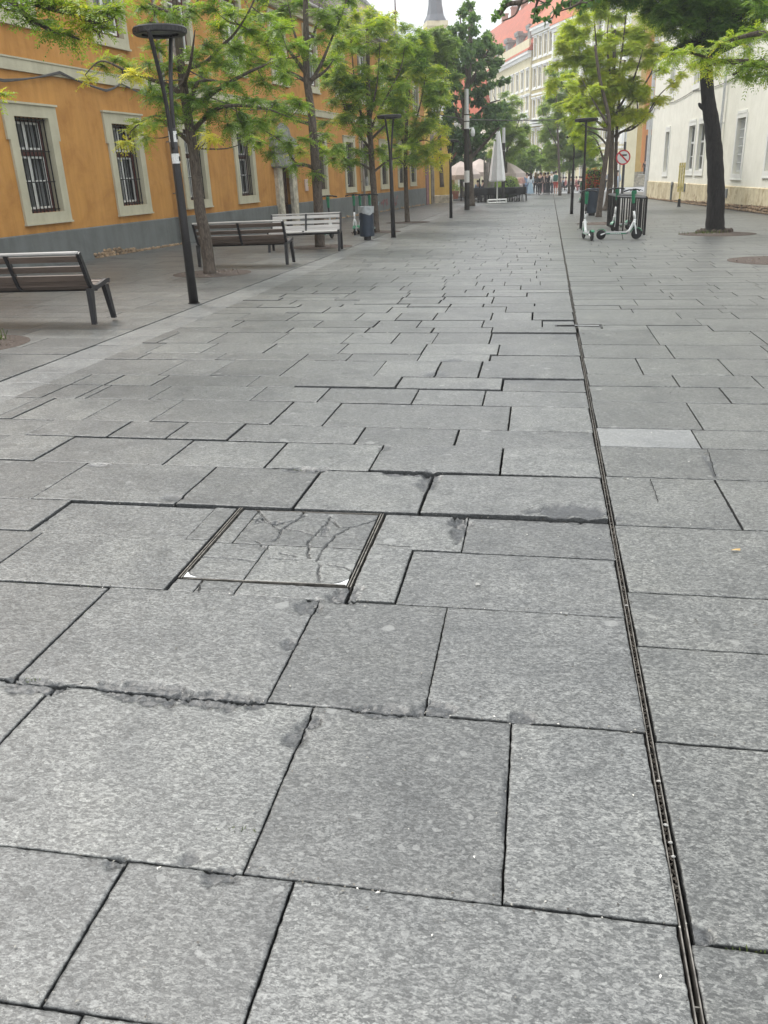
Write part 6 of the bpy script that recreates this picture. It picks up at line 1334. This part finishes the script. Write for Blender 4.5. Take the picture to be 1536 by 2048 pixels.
def person(p, rz, label, top, bottom, hair=(.03, .02, .015), h=1.70, stride=.15, skirt=False, longhair=False, group=None, pack=None, cap=None, sit=False, shorts=False, skin=0, arm=.0, dressed=False):
    o = thing('person', label, 'person', p, rz, group); s = h/1.70; fz = .0
    hip = .90 if not sit else .50
    def V_(x, y, z): return (x*s, y*s, z*s)
    knee = [(-.09, .02+stride*.5, .48), (.09, -.02-stride*.2, .48)] if not sit else [(-.10, .42, .50), (.10, .42, .50)]
    ank = [(-.09, stride, .08), (.09, -stride*1.2, .10)] if not sit else [(-.10, .40, .08), (.10, .44, .08)]
    dz = hip-.90
    J = [(0, 0, hip), (0, 0, 1.15+dz), (0, .0, 1.36+dz), (0, 0, 1.47+dz), (0, .01, 1.54+dz), (0, .015, 1.62+dz), (0, 0.01, 1.68+dz),
         (-.09, 0, hip-.04), knee[0], ank[0], (ank[0][0], ank[0][1]+.14, .03),
         (.09, 0, hip-.04), knee[1], ank[1], (ank[1][0], ank[1][1]+.14, .04),
         (-.18, 0, 1.40+dz), (-.24, -.03+arm, 1.14+dz), (-.24, .06+arm, .92+dz), (-.24, .09+arm, .84+dz),
         (.18, 0, 1.40+dz), (.24, -.03-arm, 1.14+dz), (.24, .08-arm, .92+dz), (.24, .11-arm, .84+dz)]
    E_ = [(0, 1), (1, 2), (2, 3), (3, 4), (4, 5), (5, 6), (0, 7), (7, 8), (8, 9), (9, 10), (0, 11), (11, 12), (12, 13), (13, 14), (2, 15), (15, 16), (16, 17), (17, 18), (2, 19), (19, 20), (20, 21), (21, 22)]
    R = [(.13, .10), (.115, .09), (.13, .10), .05, .075, .085, .06, .085, .055, .036, .03, .085, .055, .036, .03, .05, .04, .03, .028, .05, .04, .03, .028]
    R = [tuple(q*s for q in r) if isinstance(r, tuple) else r*s for r in R]
    bd = skinmesh('body', [V_(*j) for j in J], E_, R, SK[skin], o)
    def part(name, idx, grow, m_, over=None, root=0):
        vs = [V_(*(over or {}).get(i, J[i])) for i in idx]; mp_ = {i: k for k, i in enumerate(idx)}
        es = [(mp_[a], mp_[c]) for a, c in E_ if a in mp_ and c in mp_]; rs = []
        for i in idx: r = R[i]; rs.append(tuple(q+grow*s for q in r) if isinstance(r, tuple) else r+grow*s)
        return skinmesh(name, vs, es, rs, m_, o, root)
    sh = (-.24, -.03+arm, 1.14+dz)
    part('top', [1, 2, 0, 15, 16, 17, 19, 20, 21], .022, cloth(top))
    if skirt:
        b = MB(); pr_ = [(.13, .98+dz), (.17, .85+dz), (.22, .5), (.27, .12)] if not sit else [(.15, .6), (.22, .4)]
        b.lathe([(r*s, z*s) for r, z in pr_], 14); b.build('skirt', cloth(bottom), o, smooth=True)
    else:
        idx = [0, 7, 8, 11, 12] if shorts else [0, 7, 8, 9, 11, 12, 13]
        part('trousers', idx, .024, cloth(bottom))
    b = MB(); hc = V_(0, .0, 1.64+dz); b.lathe([(0, .10*s), (.06*s, .085*s), (.095*s, .03*s), (.098*s, -.03*s), (.085*s, -.06*s)], 12, (hc[0], hc[1]-.012*s, hc[2]))
    if longhair: b.lathe([(.09*s, .0), (.11*s, -.15*s), (.11*s, -.35*s), (.04*s, -.42*s)], 10, (hc[0], hc[1]-.06*s, hc[2]))
    b.build('hair' if cap is None else 'cap', cloth(cap or hair), o, smooth=True)
    b = MB(); b.lathe([(0, .012*s), (.012*s, 0), (0, -.02*s)], 6, V_(0, .10, 1.60+dz)); b.build('nose', SK[skin], bd)
    for a in (ank[0], ank[1]):
        b = MB(); b.bbox((a[0]-.045)*s, (a[0]+.045)*s, (a[1]-.06)*s, (a[1]+.19)*s, 0 if a[2] < .09 else .02, .08*s, .025); b.build('shoe', cloth((.5, .5, .48) if random.random() < .5 else (.03, .03, .03)), o)
    if pack: b = MB(); b.bbox(-.17*s, .17*s, -.30*s, -.12*s, 1.0*s, 1.45*s, .06); b.build('backpack', cloth(pack), o)
    return o
GP = 'group of people walking down the street'
PL = [(862, 1.60, (.62, .60, .55), (.30, .28, .27), 0, 'pale top and grey trousers at the left of the walking group', {}),
      (887, 1.66, (.62, .38, .33), (.55, .45, .42), 0, 'pink top and light trousers, second from the left of the group', {}),
      (917, 1.62, (.60, .30, .28), (.02, .02, .022), 0, 'pink top and black trousers in the left half of the group', {}),
      (950, 1.74, (.22, .32, .46), (.20, .28, .42), 0, 'light blue denim all over, left half of the group', {'h2': 1}),
      (992, 1.70, (.62, .68, .74), (.34, .46, .56), 1, 'pale blue dress and long dark hair in the group', {'longhair': True, 'skirt': True}),
      (1045, 1.74, (.03, .03, .03), (.025, .025, .028), 0, 'black outfit with long fair brown hair in the group', {'longhair': True, 'hair': (.16, .11, .05)}),
      (1095, 1.72, (.02, .02, .02), (.018, .018, .02), 0, 'black outfit right behind the fair-haired one', {}),
      (1135, 1.76, (.66, .40, .38), (.62, .42, .42), 2, 'pink dress and long blond hair in the group', {'longhair': True, 'skirt': True, 'hair': (.48, .34, .18)}),
      (1180, 1.72, (.012, .012, .014), (.012, .012, .014), 1, 'wide black clothes in the right half of the group', {'skirt': True}),
      (1215, 1.78, (.02, .02, .022), (.02, .02, .02), 0, 'black clothes and white cap near the right end of the group', {'cap': (.7, .7, .7)}),
      (1266, 1.80, (.72, .73, .72), (.45, .09, .07), 0, 'white shirt, green backpack and red shorts at the right end of the group', {'shorts': True, 'pack': (.04, .13, .10)})]
PL += [(875, 1.68, (.70, .52, .44), (.10, .10, .12), 2, 'peach top, half hidden second row of the group', {}), (905, 1.72, (.68, .36, .30), (.25, .25, .28), 0, 'salmon shirt in the second row at left of the group', {}), (972, 1.66, (.60, .66, .72), (.08, .08, .1), 0, 'pale blue top between the two denim walkers', {'longhair': True}),
       (1070, 1.66, (.10, .11, .07), (.03, .03, .03), 0, 'dark olive top between two black-clad walkers', {'longhair': True, 'hair': (.13, .10, .04)}), (1150, 1.70, (.60, .46, .40), (.03, .03, .04), 1, 'beige top just left of the wide black clothes', {}), (1240, 1.74, (.62, .62, .6), (.06, .06, .08), 0, 'grey white top between the cap and the backpack', {})]
for (x, h, tp_, bt_, sk, lab, kw) in PL:
    kw = dict(kw); kw.pop('h2', None); px_ = 880+x/5.486; fy = 388+random.uniform(-1.0, 2.6); person(G(px_, fy), random.uniform(-.35, .35), 'person in '+lab, tp_, bt_, h=h, skin=sk, group=GP, stride=random.uniform(.05, .22), arm=random.uniform(-.08, .08), **kw)
for (x, y, rz, lab, tp_, bt_, kw) in [(1198, 384, .5, 'person in a white shirt walking just left of the big trunk', (.65, .65, .66), (.3, .34, .4), {}), (1209, 383, -.6, 'person in a grey top and dark trousers walking right of the flower column', (.30, .30, .31), (.03, .03, .035), {}), (1233, 386, 0, 'person in pale blue partly hidden behind the sign post', (.45, .58, .72), (.4, .5, .65), {}),
                                       (1289, 366, 3.0, 'person in black standing on the church steps', (.015, .015, .018), (.015, .015, .018), {}), (905, 388, 2.5, 'person in a pink top beside the yellow pier', (.55, .28, .30), (.02, .02, .02), {}), (925, 386, 1.5, 'person in dark clothes at the left end of the cafe', (.05, .06, .08), (.03, .03, .03), {})]:
    ps_ = at(x, 352, 110)
    person(G(x, y) if y > 370 else np.array([ps_[0], 110., gz(ps_[0], 110)+1.11]), rz, lab, tp_, bt_, h=1.72, **kw)
cols = [(.65, .65, .62), (.05, .05, .06), (.5, .2, .2), (.25, .3, .4), (.6, .5, .42), (.02, .02, .02)]
def seated(px, v, side, n_):
    p = at(px, 372, v); p[2] = gz(p[0], p[1]); person(p, random.uniform(-2.5, 2.5), ORD[n_]+' small seated person from the left at far tables '+side, random.choice(cols), random.choice(cols[1:]), h=1.7, sit=True, group='people seated at far cafe tables '+side)
    c = placed(c0, p+np.array([0, -.02, 0]), random.uniform(-2, 2), ORD[n_]+' far black chair from the left under seated people '+side); c['group'] = 'far cafe chairs '+side
for k in range(11): seated(1122+k*5.2+random.uniform(-1.5, 1.5), 92+random.uniform(-5, 5), 'right of the walking group', k)
for k in range(6): seated(955+k*11+random.uniform(-2, 2), 66+random.uniform(-2, 2), 'under the beige parasols', k)
for k in range(5): seated(1022+k*5+random.uniform(-1, 1), 80+random.uniform(-3, 3), 'behind the round shrubs', k)

# ------------------------------------------------------------------ thin summer haze
hz = MB(); hz.box(-80, 80, -12, 232, -5, 60); ho = hz.build('haze', None); ho['kind'] = 'stuff'
hm = bpy.data.materials.new('haze_air'); hm.use_nodes = True; hm.node_tree.nodes.clear()
hout = hm.node_tree.nodes.new('ShaderNodeOutputMaterial'); pv = hm.node_tree.nodes.new('ShaderNodeVolumePrincipled')
pv.inputs['Color'].default_value = (.92, .94, .96, 1); pv.inputs['Density'].default_value = .0011; pv.inputs['Anisotropy'].default_value = .2
hm.node_tree.links.new(pv.outputs[0], hout.inputs['Volume']); ho.data.materials.append(hm)
